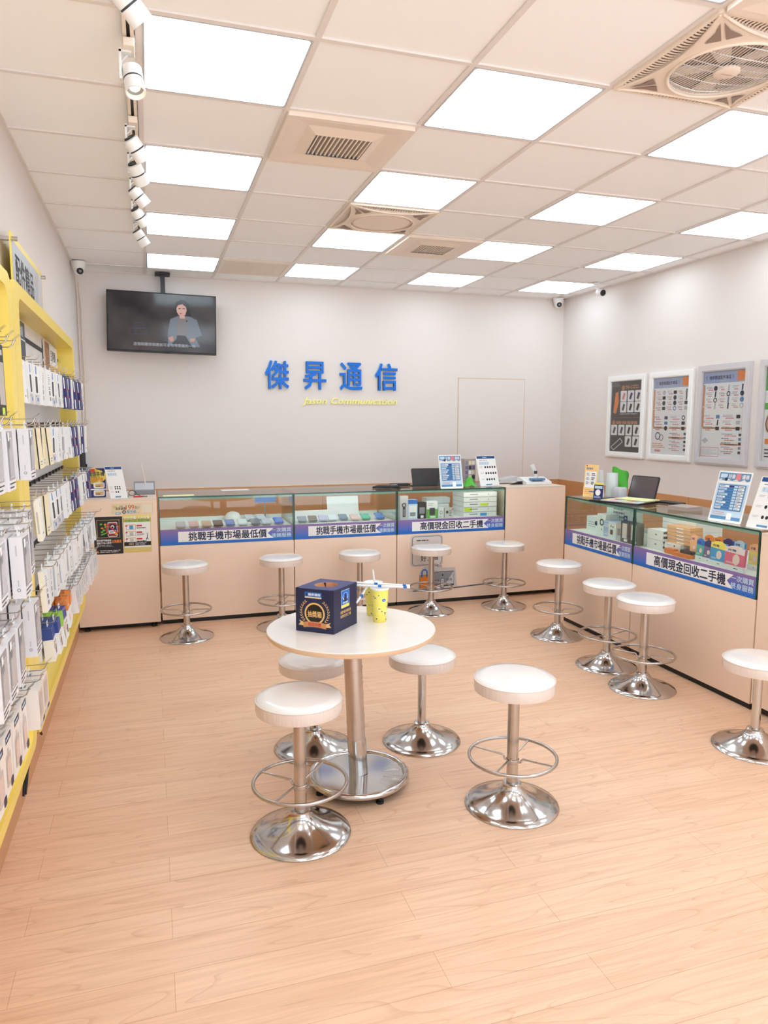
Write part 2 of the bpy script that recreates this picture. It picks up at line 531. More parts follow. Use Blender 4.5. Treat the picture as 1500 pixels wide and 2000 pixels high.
# flush door in the back wall
b = MB()
b.box(WALL, 3.126, YB - .006, .0, 3.905, YB + .01, 2.095)
d1 = struct(b.build('door_1'))
b = MB(); b.box(PEACHD, 3.118, YB - .002, 0, 3.126, YB + .01, 2.103); b.box(PEACHD, 3.905, YB - .002, 0, 3.913, YB + .01, 2.103); b.box(PEACHD, 3.118, YB - .002, 2.095, 3.913, YB + .01, 2.103)
b.build('door_gap', d1)
# orange wood dado along the back and right walls
b = MB()
for x0, x1 in ((XL, 1.634), (1.638, 3.114), (3.917, XR)):
    b.box(ORANGEW, x0, YB - .018, 0, x1, YB, 1.0)
struct(b.build('trim_1'))
b = MB(); b.box(ORANGEW, 3.13, YB - .022, 0, 3.90, YB - .006, 1.0); b.build('dado_panel', d1)
b = MB()
for y0, y1 in ((0.2, 1.6), (1.604, 3.0), (3.004, YB - .02)):
    b.box(ORANGEW, XR - .018, y0, 0, XR, y1, 1.0)
struct(b.build('trim_2'))
b = MB(); b.box(TANW, XL, YF, 0, XL + .012, 3.8, .40); struct(b.build('baseboard_left'))

# ---------------------------------------------------------------- ceiling lights
CN = {1: 'beside the spotlight track', 3: 'above the round table', 5: 'right of the square vents', 7: 'beside the right wall'}
RN = {7: 'row nearest the back wall', 5: 'second row from back wall', 3: 'third row from back wall', 1: 'fourth row from back wall', -1: 'fifth row from back wall', -3: 'sixth row from back wall', -5: 'seventh row from back wall'}
proto = None
for c in (1, 3, 5, 7):
    for r in (-5, -3, -1, 1, 3, 5, 7):
        cx, cy_ = (c - .5) * .6, (r + .5) * .6
        lab = 'square light panel, ' + RN[r] + ', ' + CN[c]
        if proto is None:
            t = thing('ceiling_light', lab, 'ceiling light', (cx, cy_, H), 'square light panels in the ceiling')
            b = MB(); f = Fr((cx, cy_, H), (1, 0, 0), (0, -1, 0))
            b.ring(LGREY, rr_pts(-.289, -.289, .289, .289, .004, 2), rr_pts(-.281, -.281, .281, .281, .014, 2), f, -.006, .0035); b.build('frame', t)
            b = MB(); b.prism(LIGHTP, rr_pts(-.2805, -.2805, .2805, .2805, .014, 3), f, -.004, .002); b.build('diffuser', t)
            proto = t
        else:
            t = copy_tree(proto); t.location = (cx, cy_, H); t['label'] = lab

# ---------------------------------------------------------------- vents
def square_vent(c, r, label):
    cx, cy_ = (c - .5) * .6, (r + .5) * .6
    t = thing('ceiling_vent', label, 'air vent', (cx, cy_, H), 'ceiling vents')
    f = Fr((cx, cy_, H), (1, 0, 0), (0, -1, 0))
    b = MB()
    o1 = rr_pts(-.292, -.292, .292, .292, .01, 2); o2 = rr_pts(-.262, -.262, .262, .262, .008, 2); o3 = rr_pts(-.185, -.185, .185, .185, .006, 2); o4 = rr_pts(-.135, -.125, .135, .125, .004, 2)
    b.ring(BONE, o1, o2, f, -.006, .022)
    def loft(a, da, c_, dc):
        n = len(a)
        A = [f.o + f.u * x + f.v * y + f.n * da for x, y in a]; B = [f.o + f.u * x + f.v * y + f.n * dc for x, y in c_]
        b.add(A + B, [(i, (i + 1) % n, n + (i + 1) % n, n + i) for i in range(n)], BONE)
    loft(o2, .022, o3, .010); loft(o3, .010, o4, .028)
    b.build('frame', t)
    b = MB()
    for k in range(13):
        x = -.126 + k * .021
        b.prism(BONE, [(x, -.124), (x + .007, -.124), (x + .007, .124), (x, .124)], f, .004, .026)
    b.build('louvre', t)
    b = MB(); b.rect(f, -.135, -.125, .135, .125, DARK, 1); b.build('duct', t)
    return t
square_vent(2, 2, 'large square bone-coloured ceiling vent nearest the viewer, beside the glowing panels')
square_vent(4, 5, 'small-looking square bone-coloured vent far back beside the round ceiling fan')
square_vent(4, -1, 'bone-coloured ceiling vent at the top right corner above the big fan')
cx, cy_ = .9, 4.5
t = thing('return_grille', 'flat beige mesh ceiling grille near the hanging television', 'air vent', (cx, cy_, H), 'ceiling vents')
f = Fr((cx, cy_, H), (1, 0, 0), (0, -1, 0))
b = MB(); b.ring(BONE, rr_pts(-.29, -.29, .29, .29, .006, 2), rr_pts(-.265, -.24, .265, .24, .004, 2), f, -.006, .012); b.build('frame', t)
b = MB(); b.rect(f, -.265, -.24, .265, .24, GREY, 1)
for k in range(24):
    y = -.235 + k * .02
    b.prism(BONE, [(-.264, y), (.264, y), (.264, y + .009), (-.264, y + .009)], f, .003, .011)
for k in range(9):
    x = -.24 + k * .06
    b.prism(BONE, [(x, -.24), (x + .006, -.24), (x + .006, .24), (x, .24)], f, .003, .010)
b.build('mesh', t)

# ---------------------------------------------------------------- ceiling fans
def ceiling_fan(c, r, label, closed):
    cx, cy_ = (c - .5) * .6, (r + .5) * .6
    t = thing('ceiling_fan', label, 'ceiling fan', (cx, cy_, H), 'square circulating fans in the ceiling')
    f = Fr((cx, cy_, H), (1, 0, 0), (0, -1, 0))
    R = .205
    # back box
    b = MB(); b.rect(f, -.285, -.285, .285, .285, mat('fan_back', (158, 134, 120), .6), 1); b.build('back_plate', t)
    # frame: a four-pointed plate between the grille and the corners, its sides curving in
    b = MB()
    C0, RM = .288, R + .030
    rad = (C0 * C0 + (C0 - RM) ** 2) / (2 * (C0 - RM))         # circle through two corners and the middle of the side
    half = math.asin(C0 / rad)
    NS = 20
    def side_pt(q, y):
        x = RM + rad - math.sqrt(rad * rad - y * y)
        ca, sa = math.cos(q * PI / 2), math.sin(q * PI / 2)
        return (ca * x - sa * y, sa * x + ca * y)
    star, inn = [], []
    for q in range(4):
        for k in range(NS):
            y = -C0 + 2 * C0 * (k + .5) / NS
            star.append(side_pt(q, y))
    for x, y in star:
        d_ = math.hypot(x, y); inn.append((x / d_ * R, y / d_ * R))
    n4 = len(star)
    def dep(q): return .026 - .016 * max(0, (math.hypot(*q) - R - .03) / .17)
    S1 = [f.o + f.u * x + f.v * y + f.n * max(.010, dep((x, y))) for x, y in star]; S0 = [f.o + f.u * x + f.v * y + f.n * .003 for x, y in star]
    I1 = [f.o + f.u * x + f.v * y + f.n * .029 for x, y in inn]; I0 = [f.o + f.u * x + f.v * y + f.n * .004 for x, y in inn]
    qd = [(i, (i + 1) % n4) for i in range(n4)]
    b.add(S1 + I1, [(i, j, n4 + j, n4 + i) for i, j in qd], BONE, True)
    b.add(S0 + S1, [(i, j, n4 + j, n4 + i) for i, j in qd], BONE)
    b.add(I1 + I0, [(i, j, n4 + j, n4 + i) for i, j in qd], BONE)
    b.ring(BONE, rr_pts(-.296, -.296, .296, .296, .012, 2), rr_pts(-.284, -.284, .284, .284, .01, 2), f, -.004, .014)
    for q in range(4):                                       # raised bead along each curved side
        pts = [side_pt(q, -C0 * .97 + 2 * C0 * .97 * k / 24) for k in range(25)]
        b.tube(BONE, [f.o + f.u * x + f.v * y + f.n * (max(.012, dep((x, y)))) for x, y in pts], .006, 6)
    b.tube(BONE, [f.o + f.u * ((R + .004) * math.cos(2 * PI * k / 56)) + f.v * ((R + .004) * math.sin(2 * PI * k / 56)) + f.n * .030 for k in range(56)], .006, 8, True)
    b.build('frame', t)
    HOLE_SHADE = mat('fan_hole_shade', (150, 128, 116), .6)  # flat dark decals; the shade of recessed holes is in their colour
    for q in range(4):
        a = PI / 4 + q * PI / 2
        ca, sa = math.cos(a), math.sin(a)
        b = MB()
        for sg in (-1, 1):
            tri = [(R + .045, sg * .008), (R + .048, sg * .060), (.300, sg * .024), (.352, sg * .006)]
            pts = [f.o + f.u * (ca * x - sa * y) + f.v * (sa * x + ca * y) + f.n * (max(.012, dep((x, 0))) + .0035) for x, y in tri]
            b.add(pts, [(0, 1, 2, 3) if sg > 0 else (3, 2, 1, 0)], HOLE_SHADE)
        b.build('corner_hole_shade', t)
    # slotted side vents: fins between the frame edge and the curved plate
    for q in range(4):
        b = MB()
        a = q * PI / 2
        ca, sa = math.cos(a), math.sin(a)
        for k in range(30):
            y = -.247 + k * .0168
            xin = RM + rad - math.sqrt(rad * rad - y * y)
            if xin < .277:
                xm = (xin + .285) / 2
                q4 = [(xin, y), (xm, y + .004), (.285, y), (.285, y + .007), (xm, y + .011), (xin, y + .007)]
                b.prism(BONE, [(ca * x - sa * yy, sa * x + ca * yy) for x, yy in q4], f, .0115, .0135)
        b.build('slotted_vent', t)
    b = MB()
    if closed:
        b.lathe(BONE, [(0.0, .052), (R * .8, .050), (R * .97, .044), (R, .036)], 48, cap0=False, cap1=False)
        b.tube(PEACHD, [(R * .93 * math.cos(2 * PI * k / 40), R * .93 * math.sin(2 * PI * k / 40), .0475) for k in range(40)], .0025, 6, True)
        for i, p in enumerate(b.v):
            b.v[i] = f.o + f.u * p.x + f.v * p.y + f.n * (p.z - .019)
        b.build('cover_disc', t)
    else:
        for k in range(-15, 16):
            x = k * .0132
            yl = math.sqrt(max(0, R * R - x * x))
            b.tube(WHITE, [(x, -yl, .038), (x, -yl / 2, .046), (x, 0, .05), (x, yl / 2, .046), (x, yl, .038)], .0016, 5)
        for y0_ in (-.15, -.085, .085, .15, -.02, .02):
            xl = math.sqrt(max(0, R * R - y0_ * y0_))
            b.tube(WHITE, [(-xl, y0_, .036), (-xl / 2, y0_ * 1.08, .044), (0, y0_ * 1.12, .047), (xl / 2, y0_ * 1.08, .044), (xl, y0_, .036)], .002, 5)
        for i, p in enumerate(b.v):
            b.v[i] = f.o + f.u * p.x + f.v * p.y + f.n * (p.z - .019)
        b.build('wire_grille', t)
        b = MB()
        b.lathe(BONE, [(.047, .044), (.047, .054), (.040, .058), (0, .059)], 28, cap0=False, cap1=False)
        for i, p in enumerate(b.v):
            b.v[i] = f.o + f.u * p.x + f.v * p.y + f.n * (p.z - .019)
        f2 = Fr(f.o + f.n * .0402, f.u, f.v); b.rect(f2, -.026, -.003, .026, .003, PEACHD, 1)
        b.build('hub_badge', t)
        b = MB()
        for k in range(5):
            a = 2 * PI * k / 5
            ca, sa = math.cos(a), math.sin(a)
            q4 = [(.03, -.02), (.19, -.055), (.195, .03), (.03, .02)]
            b.prism(mat('fan_blade', (226, 208, 196), .4), [(ca * x - sa * y, sa * x + ca * y) for x, y in q4], f, .006, .010)
        b.build('blades', t)
    return t
ceiling_fan(4, 0, 'large square ceiling fan with wire grille at the upper right', False)
ceiling_fan(3, 4, 'square ceiling fan with closed round disc between two light panels', True)

# ---------------------------------------------------------------- spotlight tracks
TX = -.034
for y0, y1, lab in ((-1.5, .80, 'short white lighting track nearest the viewer, ends beside the first light panel'), (1.13, 3.60, 'long white lighting track carrying five spotlights toward the television')):
    t = thing('lighting_track', lab, 'lighting track', (TX, y0, H))
    b = MB(); b.box(BONE, TX - .018, y0, H - .024, TX - .006, y1, H - .002); b.box(BONE, TX + .006, y0, H - .024, TX + .018, y1, H - .002); b.box(BONE, TX - .018, y0, H - .008, TX + .018, y1, H - .002); b.build('rail', t)
    b = MB(); b.box(SOFTBLACK, TX - .006, y0 + .05, H - .012, TX + .006, y1, H - .008); b.build('slot', t)
    b = MB(); b.box(BONE, TX - .021, y0, H - .028, TX + .021, y0 + .06, H - .002); b.build('end_cap', t)
    b = MB(); b.box(BONE, TX - .021, y1 - .03, H - .028, TX + .021, y1, H - .002); b.build('end_cap', t)
def spotlight(y, tilt, side, label):
    """tilt: angle of the barrel from straight down, leaning along +y for positive; side: lean along +x"""
    t = thing('track_spotlight', label, 'spotlight', (TX, y, H - .03), 'white spotlights on the ceiling track')
    b = MB(); b.box(BONE, TX - .019, y - .05, H - .056, TX + .019, y + .04, H - .0285); b.build('adapter', t, bevel=.003)
    b = MB(); b.box(WHITE, TX - .004 - .03, y - .012, H - .15, TX - .004 - .022, y + .014, H - .05); b.box(WHITE, TX - .034, y - .012, H - .062, TX + .008, y + .014, H - .055); b.build('bracket', t)
    ctr = Vector((TX + .012, y, H - .148))
    ax = Vector((side, tilt, -1)).normalized()
    q = ax.to_track_quat('Z', 'Y').to_matrix().to_4x4()
    T = Matrix.Translation(ctr) @ q
    b = MB(); b.T = T
    b.lathe(WHITE, [(.0, -.05), (.026, -.05), (.034, -.046), (.034, -.004)], 28, cap0=False, cap1=False)
    b.lathe(DARK, [(.034, -.004), (.032, -.003), (.032, .001), (.034, .002)], 28, cap0=False, cap1=False)
    b.lathe(WHITE, [(.034, .002), (.035, .05), (.031, .05), (.028, .03), (.0, .028)], 28, cap0=False, cap1=False)
    bd = b.build('barrel', t)
    b = MB(); b.T = T; b.lathe(GREY, [(.029, .034), (.018, .029)], 20, cap0=False, cap1=False); b.lathe(LAMPON if -.5 < tilt < 0 else LGREY, [(.018, .030), (.012, .036), (0, .038)], 20, cap0=False, cap1=False); b.build('lamp', bd)
    b = MB(); b.T = T; b.lathe(SOFTBLACK, [(0, -.056), (.024, -.056), (.026, -.05)], 20, cap0=False, cap1=False); b.build('heat_sink', bd)
    b = MB(); b.tube(WHITE, [(TX, y + .01, H - .055), (TX - .03, y + .03, H - .08), (TX - .035, y + .02, H - .11), (TX - .005, y + .012, H - .118)], .004, 6); b.build('cable', t)
spotlight(.29, .5, .95, 'white track spotlight cut off by the top edge, nearest the viewer')
spotlight(.78, -.35, .12, 'white spotlight with glowing lamp beside the largest light panel')
spotlight(1.46, .55, .75, 'white spotlight tilted right with black rear, first on the long track')
spotlight(1.80, .7, .55, 'small white spotlight second along the long track')
spotlight(2.18, .3, .9, 'small white spotlight third along the long track')
spotlight(2.58, .6, .75, 'small white spotlight fourth along the long track')
spotlight(3.10, .3, .7, 'small white spotlight fifth along the long track, nearest the television')

# ---------------------------------------------------------------- cameras
def on_axis(b, ctr, ax):
    b.T = Matrix.Translation(ctr) @ Vector(ax).normalized().to_track_quat('Z', 'Y').to_matrix().to_4x4()
def dome_camera(x, y, z, ax, label, s=1.0):
    t = thing('dome_camera', label, 'security camera', (x, y, z), 'dome security cameras')
    b = MB(); b.lathe(WHITE, [(.056 * s, 0), (.056 * s, -.012 * s), (.050 * s, -.05 * s), (.042 * s, -.062 * s)], 32, (x, y, z), cap0=True, cap1=True); b.build('base', t)
    c = Vector((x, y, z - .062 * s))
    b = MB(); b.lathe(WHITE, [(.043 * s * math.cos(a), -.043 * s * math.sin(a)) for a in [PI / 2 * k / 8 for k in range(9)]], 28, tuple(c), cap0=False, cap1=False); b.build('eyeball', t)
    b = MB(); on_axis(b, c + Vector(ax).normalized() * .03 * s, ax)
    b.lathe(SOFTBLACK, [(.026 * s, 0), (.026 * s, .014 * s), (.022 * s, .016 * s), (0, .012 * s)], 24, cap0=False, cap1=False); b.lathe(GREY, [(.010 * s, .015 * s), (0, .018 * s)], 16, cap0=False, cap1=False)
    b.build('lens', t)
dome_camera(-.535, 4.72, H - .003, (.35, -1, -.45), 'white dome camera on the ceiling above the television corner', 1.05)
dome_camera(4.25, 5.04, H - .003, (-.25, -1, -.3), 'white dome camera in the far right ceiling corner', 1.0)
t = thing('bullet_camera', 'white bullet camera hanging on a short arm beside the far right panel', 'security camera', (4.13, 4.16, H - .003))
b = MB(); b.lathe(WHITE, [(.03, 0), (.03, -.012), (.012, -.02)], 24, (4.13, 4.16, H - .003)); b.build('base', t)
b = MB(); b.tube(WHITE, [(4.13, 4.16, H - .015), (4.135, 4.155, H - .05), (4.15, 4.13, H - .075)], .012, 10); b.build('arm', t)
b = MB(); on_axis(b, Vector((4.165, 4.13, H - .095)), (-.12, -1, -.25)); b.lathe(WHITE, [(.024, -.05), (.032, -.045), (.034, .045), (.030, .05), (.028, .044)], 28, cap1=False); bd = b.build('housing', t)
b = MB(); on_axis(b, Vector((4.165, 4.13, H - .095)), (-.12, -1, -.25)); b.lathe(BLACK, [(.029, .045), (.02, .049), (0, .050)], 24, cap0=False, cap1=False); b.build('lens', bd)
b = MB(); b.tube(BONE, [(-.575, 4.80, H - .06), (-.588, 5.05, H - .12), (-.588, 5.10, H - .2), (-.588, 5.105, 1.06)], .005, 8)
b.tube(BONE, [(-.565, 5.06, H - .12), (-.560, 5.105, H - .25), (-.557, 5.105, 1.06)], .005, 8)
tag(b.build('wall_cable'), 'thin cream cable running down the back left corner from the dome camera', 'cable')

# ---------------------------------------------------------------- television
ty = 4.95
t = thing('television', 'black wall-side television hanging from the ceiling showing a presenter', 'television', (.13, ty, 2.53))
tb = Matrix.Translation((.13, ty, 2.525)) @ Matrix.Rotation(math.radians(-3.0), 4, 'Z') @ Matrix.Rotation(math.radians(1.2), 4, 'Y') @ Matrix.Rotation(math.radians(-6), 4, 'X')
W2, H2 = .475, .268
b = MB(); b.T = tb; b.box(SOFTBLACK, -W2, .004, -H2, W2, .05, H2); b.box(BLACK, -W2, -.004, -H2, W2, .004, -H2 + .011); b.box(BLACK, -W2, -.004, H2 - .009, W2, .004, H2); b.box(BLACK, -W2, -.004, -H2, -W2 + .008, .004, H2); b.box(BLACK, W2 - .008, -.004, -H2, W2, .004, H2); b.box(BLACK, .03, -.006, -H2 - .008, .07, .01, -H2); b.build('bezel', t)
SCRN = mat('screen_picture', (70, 64, 68), .15, emit=0.55)
nt, N, L, bs = nodes(SCRN)
tc = N.new('ShaderNodeTexCoord'); no = N.new('ShaderNodeTexNoise'); no.inputs['Scale'].default_value = 3.0
rp = N.new('ShaderNodeValToRGB'); rp.color_ramp.elements[0].color = lin((38, 36, 42)); rp.color_ramp.elements[1].color = lin((98, 92, 92)); rp.color_ramp.elements[0].position = .3; rp.color_ramp.elements[1].position = .65
L.new(tc.outputs['Object'], no.inputs['Vector']); L.new(no.outputs['Fac'], rp.inputs['Fac']); L.new(rp.outputs['Color'], bs.inputs['Emission Color']); bs.inputs['Base Color'].default_value = lin((14, 14, 16))
b = MB(); b.T = tb
f = Fr((0, -.0005, 0), (1, 0, 0), (0, 0, 1), .0004)
b.rect(f, -W2 + .008, -H2 + .010, W2 - .008, H2 - .009, SCRN, 0)
def scr(nm, rgb, e=.5):
    m = mat('screen_' + nm, (14, 14, 16), .2); bs_ = m.node_tree.nodes['Principled BSDF']
    bs_.inputs['Emission Color'].default_value = lin(rgb); bs_.inputs['Emission Strength'].default_value = e
    return m
jk = scr('jacket', (132, 140, 154), .6); hr = scr('hair', (34, 26, 30)); sk = scr('skin', (134, 102, 94), .8); bl = scr('blouse', (128, 120, 120), .8); pt_ = scr('trousers', (52, 42, 50)); cap = scr('caption', (170, 170, 176), .9); ic = scr('icon', (84, 96, 120), .6)
ox, oy, k_ = -W2, -H2, 2 * W2 / 1300.0
def sp(pts): return [((x - 85) * k_ - W2, H2 - (y - (96 + (x - 85) * .075)) * k_ * .965) for x, y in pts]
def P_(pts, m_, l): b.poly(f, sp(pts)[::-1], m_, l)
P_([(800, 640), (830, 480), (930, 440), (1050, 445), (1150, 500), (1210, 700), (1130, 730), (1190, 850), (800, 845)], jk, 1)
P_([(925, 450), (1040, 450), (1020, 720), (900, 720)], bl, 2)
P_([(800, 845), (840, 800), (900, 740), (910, 690), (1010, 700), (1060, 790), (1100, 860)], pt_, 3)
P_([(893, 400), (880, 320), (905, 262), (960, 236), (1015, 250), (1056, 300), (1062, 380), (1075, 450), (1030, 450), (905, 430)], hr, 3)
P_([(903, 345), (922, 305), (975, 292), (1018, 330), (1028, 370), (1010, 430), (970, 455), (930, 430), (908, 390)], sk, 4)
P_([(940, 440), (1010, 430), (1005, 475), (945, 475)], sk, 3)
P_([(930, 345), (955, 343), (955, 352), (930, 354)], hr, 5); P_([(975, 346), (1005, 346), (1005, 354), (975, 353)], hr, 5); P_([(935, 405), (975, 408), (955, 420)], scr('lips', (140, 80, 84), .7), 5)
P_([(800, 720), (860, 700), (870, 760), (830, 775)], sk, 4); P_([(1060, 740), (1130, 735), (1120, 775), (1070, 780)], sk, 4)
P_([(1020, 500), (1035, 500), (1035, 520), (1020, 520)], hr, 5)
for x0, y0, x1, y1 in ((345, 590, 415, 670), (420, 590, 550, 670), (405, 515, 520, 590)):
    P_([(x0, y0), (x1, y0), (x1, y1), (x0, y1)], ic, 1); P_([(x0 + 6, y0 + 6), (x1 - 6, y0 + 6), (x1 - 6, y1 - 6), (x0 + 6, y1 - 6)], SCRN, 2)
b.text(f, '這個相關想想應該可以有時間做的一件', -W2 + .225, -H2 + .052, .54, .03, cap, 6, bold=.01)
b.build('screen', t)
b = MB(); b.box(SOFTBLACK, .125, ty + .03, 2.62, .165, ty + .07, H - .004); b.box(SOFTBLACK, .08, ty + .0, H - .02, .21, ty + .12, H - .004); b.box(SOFTBLACK, .02, ty + .045, 2.4, .27, ty + .065, 2.64); b.build('ceiling_mount', t)

# ---------------------------------------------------------------- letters on the back wall
f = Fr((0, YB - .001, 0), (1, 0, 0), (0, 0, 1))
for ch, x0, x1, nm in (('傑', 1.075, 1.305, 'leftmost'), ('昇', 1.455, 1.680, 'second from left'), ('通', 1.825, 2.055, 'third from left'), ('信', 2.195, 2.43, 'rightmost')):
    b = MB(); b.text3(f, ch, x0, 1.957, x1 - x0, .268, SIGNB, SIGNBL, 0, .024, bold=.013)
    tag(b.build('wall_letter', org=((x0 + x1) / 2, YB, 1.957)), nm + ' of the four blue raised characters on the back wall', 'sign', 'blue shop name on the back wall')
b = MB(); b.text3(f, 'Jason Communication', 1.44, 1.795, .995, .080, SIGNY, SIGNY, 0, .01, bold=.012, slant=.28)
tag(b.build('wall_lettering', org=(1.93, YB, 1.795)), 'pale yellow slanted Latin lettering under the blue characters on the back wall', 'sign')

# ---------------------------------------------------------------- bar stools
def make_stool(ring):
    t = thing('bar_stool', None, 'bar stool', (0, 0, 0))
    b = MB()
    b.lathe(CHROME, [(.200, 0), (.201, .004), (.196, .010), (.165, .017), (.125, .030), (.09, .047), (.062, .066), (.046, .084), (.040, .096), (.040, .100), (.034, .103)], 64, cap1=True)
    b.build('base', t)
    hs = .510 if ring else .405
    rc = .0245 if ring else .0215
    b = MB(); b.lathe(STEEL if ring else CHROME, [(rc, .100), (rc, hs)], 32, cap0=False); b.build('column', t)
    b = MB()
    b.lathe(SEATSIDE, [(.155, hs), (.168, hs + .004), (.1705, hs + .014), (.1705, hs + .046), (.168, hs + .054)], 64, cap1=False)
    b.lathe(SEAT, [(.168, hs + .054), (.160, hs + .063), (.13, hs + .068), (.0, hs + .071)], 64, cap0=False, cap1=False)
    s = b.build('seat', t)
    b = MB(); b.lathe(SOFTBLACK, [(.07, hs - .006), (.07, hs + .001)], 24); b.build('mounting_plate', s)
    b = MB(); b.tube(SEATSIDE, [(.1695 * math.cos(2 * PI * k / 64), .1695 * math.sin(2 * PI * k / 64), hs + .052) for k in range(64)], .0028, 6, True); b.build('piping', s)
    if ring:
        b = MB(); b.tube(STEEL, [(.185 * math.cos(2 * PI * k / 56), .185 * math.sin(2 * PI * k / 56), .218) for k in range(56)], .0075, 10, True); fr_ = b.build('foot_ring', t)
        b = MB(); b.lathe(STEEL, [(.026, .190), (.028, .192), (.028, .206), (.026, .208)], 28, cap0=False, cap1=False); b.build('collar', fr_)
        for k in range(4):
            a = PI / 2 * k
            b = MB(); b.tube(STEEL, [(r_ * math.cos(a), r_ * math.sin(a), z_) for r_, z_ in ((.026, .196), (.036, .197), (.040, .206), (.046, .214), (.180, .217))], .0045, 8); b.build('spoke', fr_)
    return t
tall, low = make_stool(True), make_stool(False)
used = set()
for proto_, x, y, rz, lab, grp in (
    (tall, .507, .622, 47, 'white and chrome stool with foot ring in front of the round table, nearest the viewer', 'tall stools with foot rings'),
    (tall, 1.416, .565, 40, 'white and chrome stool with foot ring standing alone right of the round table', 'tall stools with foot rings'),
    (tall, .204, 3.519, 75, 'foot-ring stool at the leftmost glass case beside the tall plain cabinet with posters', 'tall stools with foot rings'),
    (tall, .945, 3.58, 60, 'foot-ring stool partly hidden behind the navy lottery box, at the first glass case', 'tall stools with foot rings'),
    (tall, 1.60, 3.60, 80, 'foot-ring stool behind the two yellow cups at the middle glass case', 'tall stools with foot rings'),
    (tall, 2.262, 3.67, 20, 'foot-ring stool in front of the speech bubble sticker on the counter', 'tall stools with foot rings'),
    (tall, 2.950, 3.644, 40, 'foot-ring stool in front of the tall plain end cabinet at the back', 'tall stools with foot rings'),
    (tall, 2.927, 2.7045, 50, 'foot-ring stool farthest along the right-hand counter', 'tall stools with foot rings'),
    (tall, 2.875, 1.990, 100, 'middle foot-ring stool of three along the right-hand counter', 'tall stools with foot rings'),
    (tall, 2.837, 1.562, 130, 'foot-ring stool at the right counter overlapping its neighbour, nearest of three', 'tall stools with foot rings'),
    (low, 1.270, 1.275, 0, 'low white stool without foot ring behind the round table at its right', 'low stools without foot rings'),
    (low, .722, 1.362, 0, 'low white stool without foot ring half hidden behind the table column', 'low stools without foot rings'),
    (low, 2.850, .690, 0, 'low white stool without foot ring cut by the right edge', 'low stools without foot rings')):
    t = proto_ if proto_ not in used else copy_tree(proto_)
    used.add(proto_)
    t.location = (x, y, 0); t.rotation_euler.z = math.radians(rz); t['label'] = lab; t['group'] = grp

# ---------------------------------------------------------------- round table
TXc, TYc, TZ = .804, .935, .735
t = thing('round_table', 'round pale wood table on one film-wrapped steel column', 'table', (.836, .936, 0))
b = MB(); b.lathe(TABLEE, [(.345, TZ - .030), (.366, TZ - .024), (.371, TZ - .016), (.371, TZ - .003)], 96, (TXc, TYc, 0), cap1=False); b.lathe(TABLE, [(.371, TZ - .003), (.3685, TZ), (0, TZ)], 96, (TXc, TYc, 0), cap0=False, cap1=False); b.build('tabletop', t)
b = MB(); b.tube(FILM, [(.8265, .9355, .215), (.806, .935, TZ - .045)], .0405, 40); c_ = b.build('column', t)
b = MB(); b.tube(CHROME, [(.836, .936, .056), (.8265, .9355, .22)], .0425, 40); b.build('lower_sleeve', c_)
b = MB()
rd = random.Random(3)
for k in range(17):
    z0 = .24 + k * .026; a0 = rd.uniform(0, 2 * PI)
    q = (z0 - .215) / (TZ - .26)
    cxx = .8265 + (.806 - .8265) * q
    b.tube(GLASSC, [(cxx + .0415 * math.cos(a0 + j * .35), .9355 + .0415 * math.sin(a0 + j * .35), z0 + j * .003) for j in range(14)], .0012, 5)
b.build('cling_film', c_)
b = MB(); b.lathe(SOFTBLACK, [(.09, TZ - .045), (.09, TZ - .030)], 32, (TXc, TYc, 0)); b.build('mounting_plate', t)
b = MB(); b.lathe(CHROME, [(.205, .032), (.212, .052), (.0, .056)], 72, (.836, .936, 0), cap1=False); b.build('base', t)
b = MB(); b.tube(CHROME, [(.836 + .2135 * math.cos(2 * PI * k / 72), .936 + .2135 * math.sin(2 * PI * k / 72), .048) for k in range(72)], .0145, 14, True); b.build('base_ring', t)
b = MB()
vs = []; n_ = 14
for k in range(n_ + 1):
    a = -1.0 + k * .075
    for j, r_ in enumerate((.115, .175, .224, .232)):
        z_ = (.060, .066, .066, .036)[j] + rd.uniform(-.003, .004) * (j < 3)
        vs.append((.836 + (r_ + rd.uniform(-.008, .008)) * math.cos(a), .936 + (r_ + rd.uniform(-.006, .006)) * math.sin(a), z_))
b.add(vs, [(4 * k + j, 4 * k + 4 + j, 4 * k + 5 + j, 4 * k + 1 + j) for k in range(n_) for j in range(3)], GLASSC)
b.build('loose_film', t)
for k in range(4):
    a = -1.35 + k * PI / 2
    b = MB(); b.lathe(BLACK, [(.017, 0), (.017, .010), (.009, .014), (.007, .036)], 20, (.836 + .195 * math.cos(a), .936 + .195 * math.sin(a), 0)); b.build('levelling_foot', t)

# ---------------------------------------------------------------- draw box
Lc, Nc, Rc = Vector((.562, .958, TZ)), Vector((.703, .845, TZ)), Vector((.845, .989, TZ))
hb = .19
up = Vector((0, 0, 1))
Bc = Lc + Rc - Nc
t = thing('lottery_box', 'navy cardboard prize draw box with round hole on the round table', 'box', tuple((Lc + Rc) / 2))
b = MB()
cor = [Lc, Nc, Rc, Bc]
b.add(cor + [c + up * hb for c in cor], [(0, 1, 5, 4), (1, 2, 6, 5), (2, 3, 7, 6), (3, 0, 4, 7), (3, 2, 1, 0)], NAVYD)
ft = Fr((Lc + Rc) / 2 + up * hb, Nc - Lc, Bc - Lc, .0006)
wa, wb = (Nc - Lc).length / 2, (Bc - Lc).length / 2
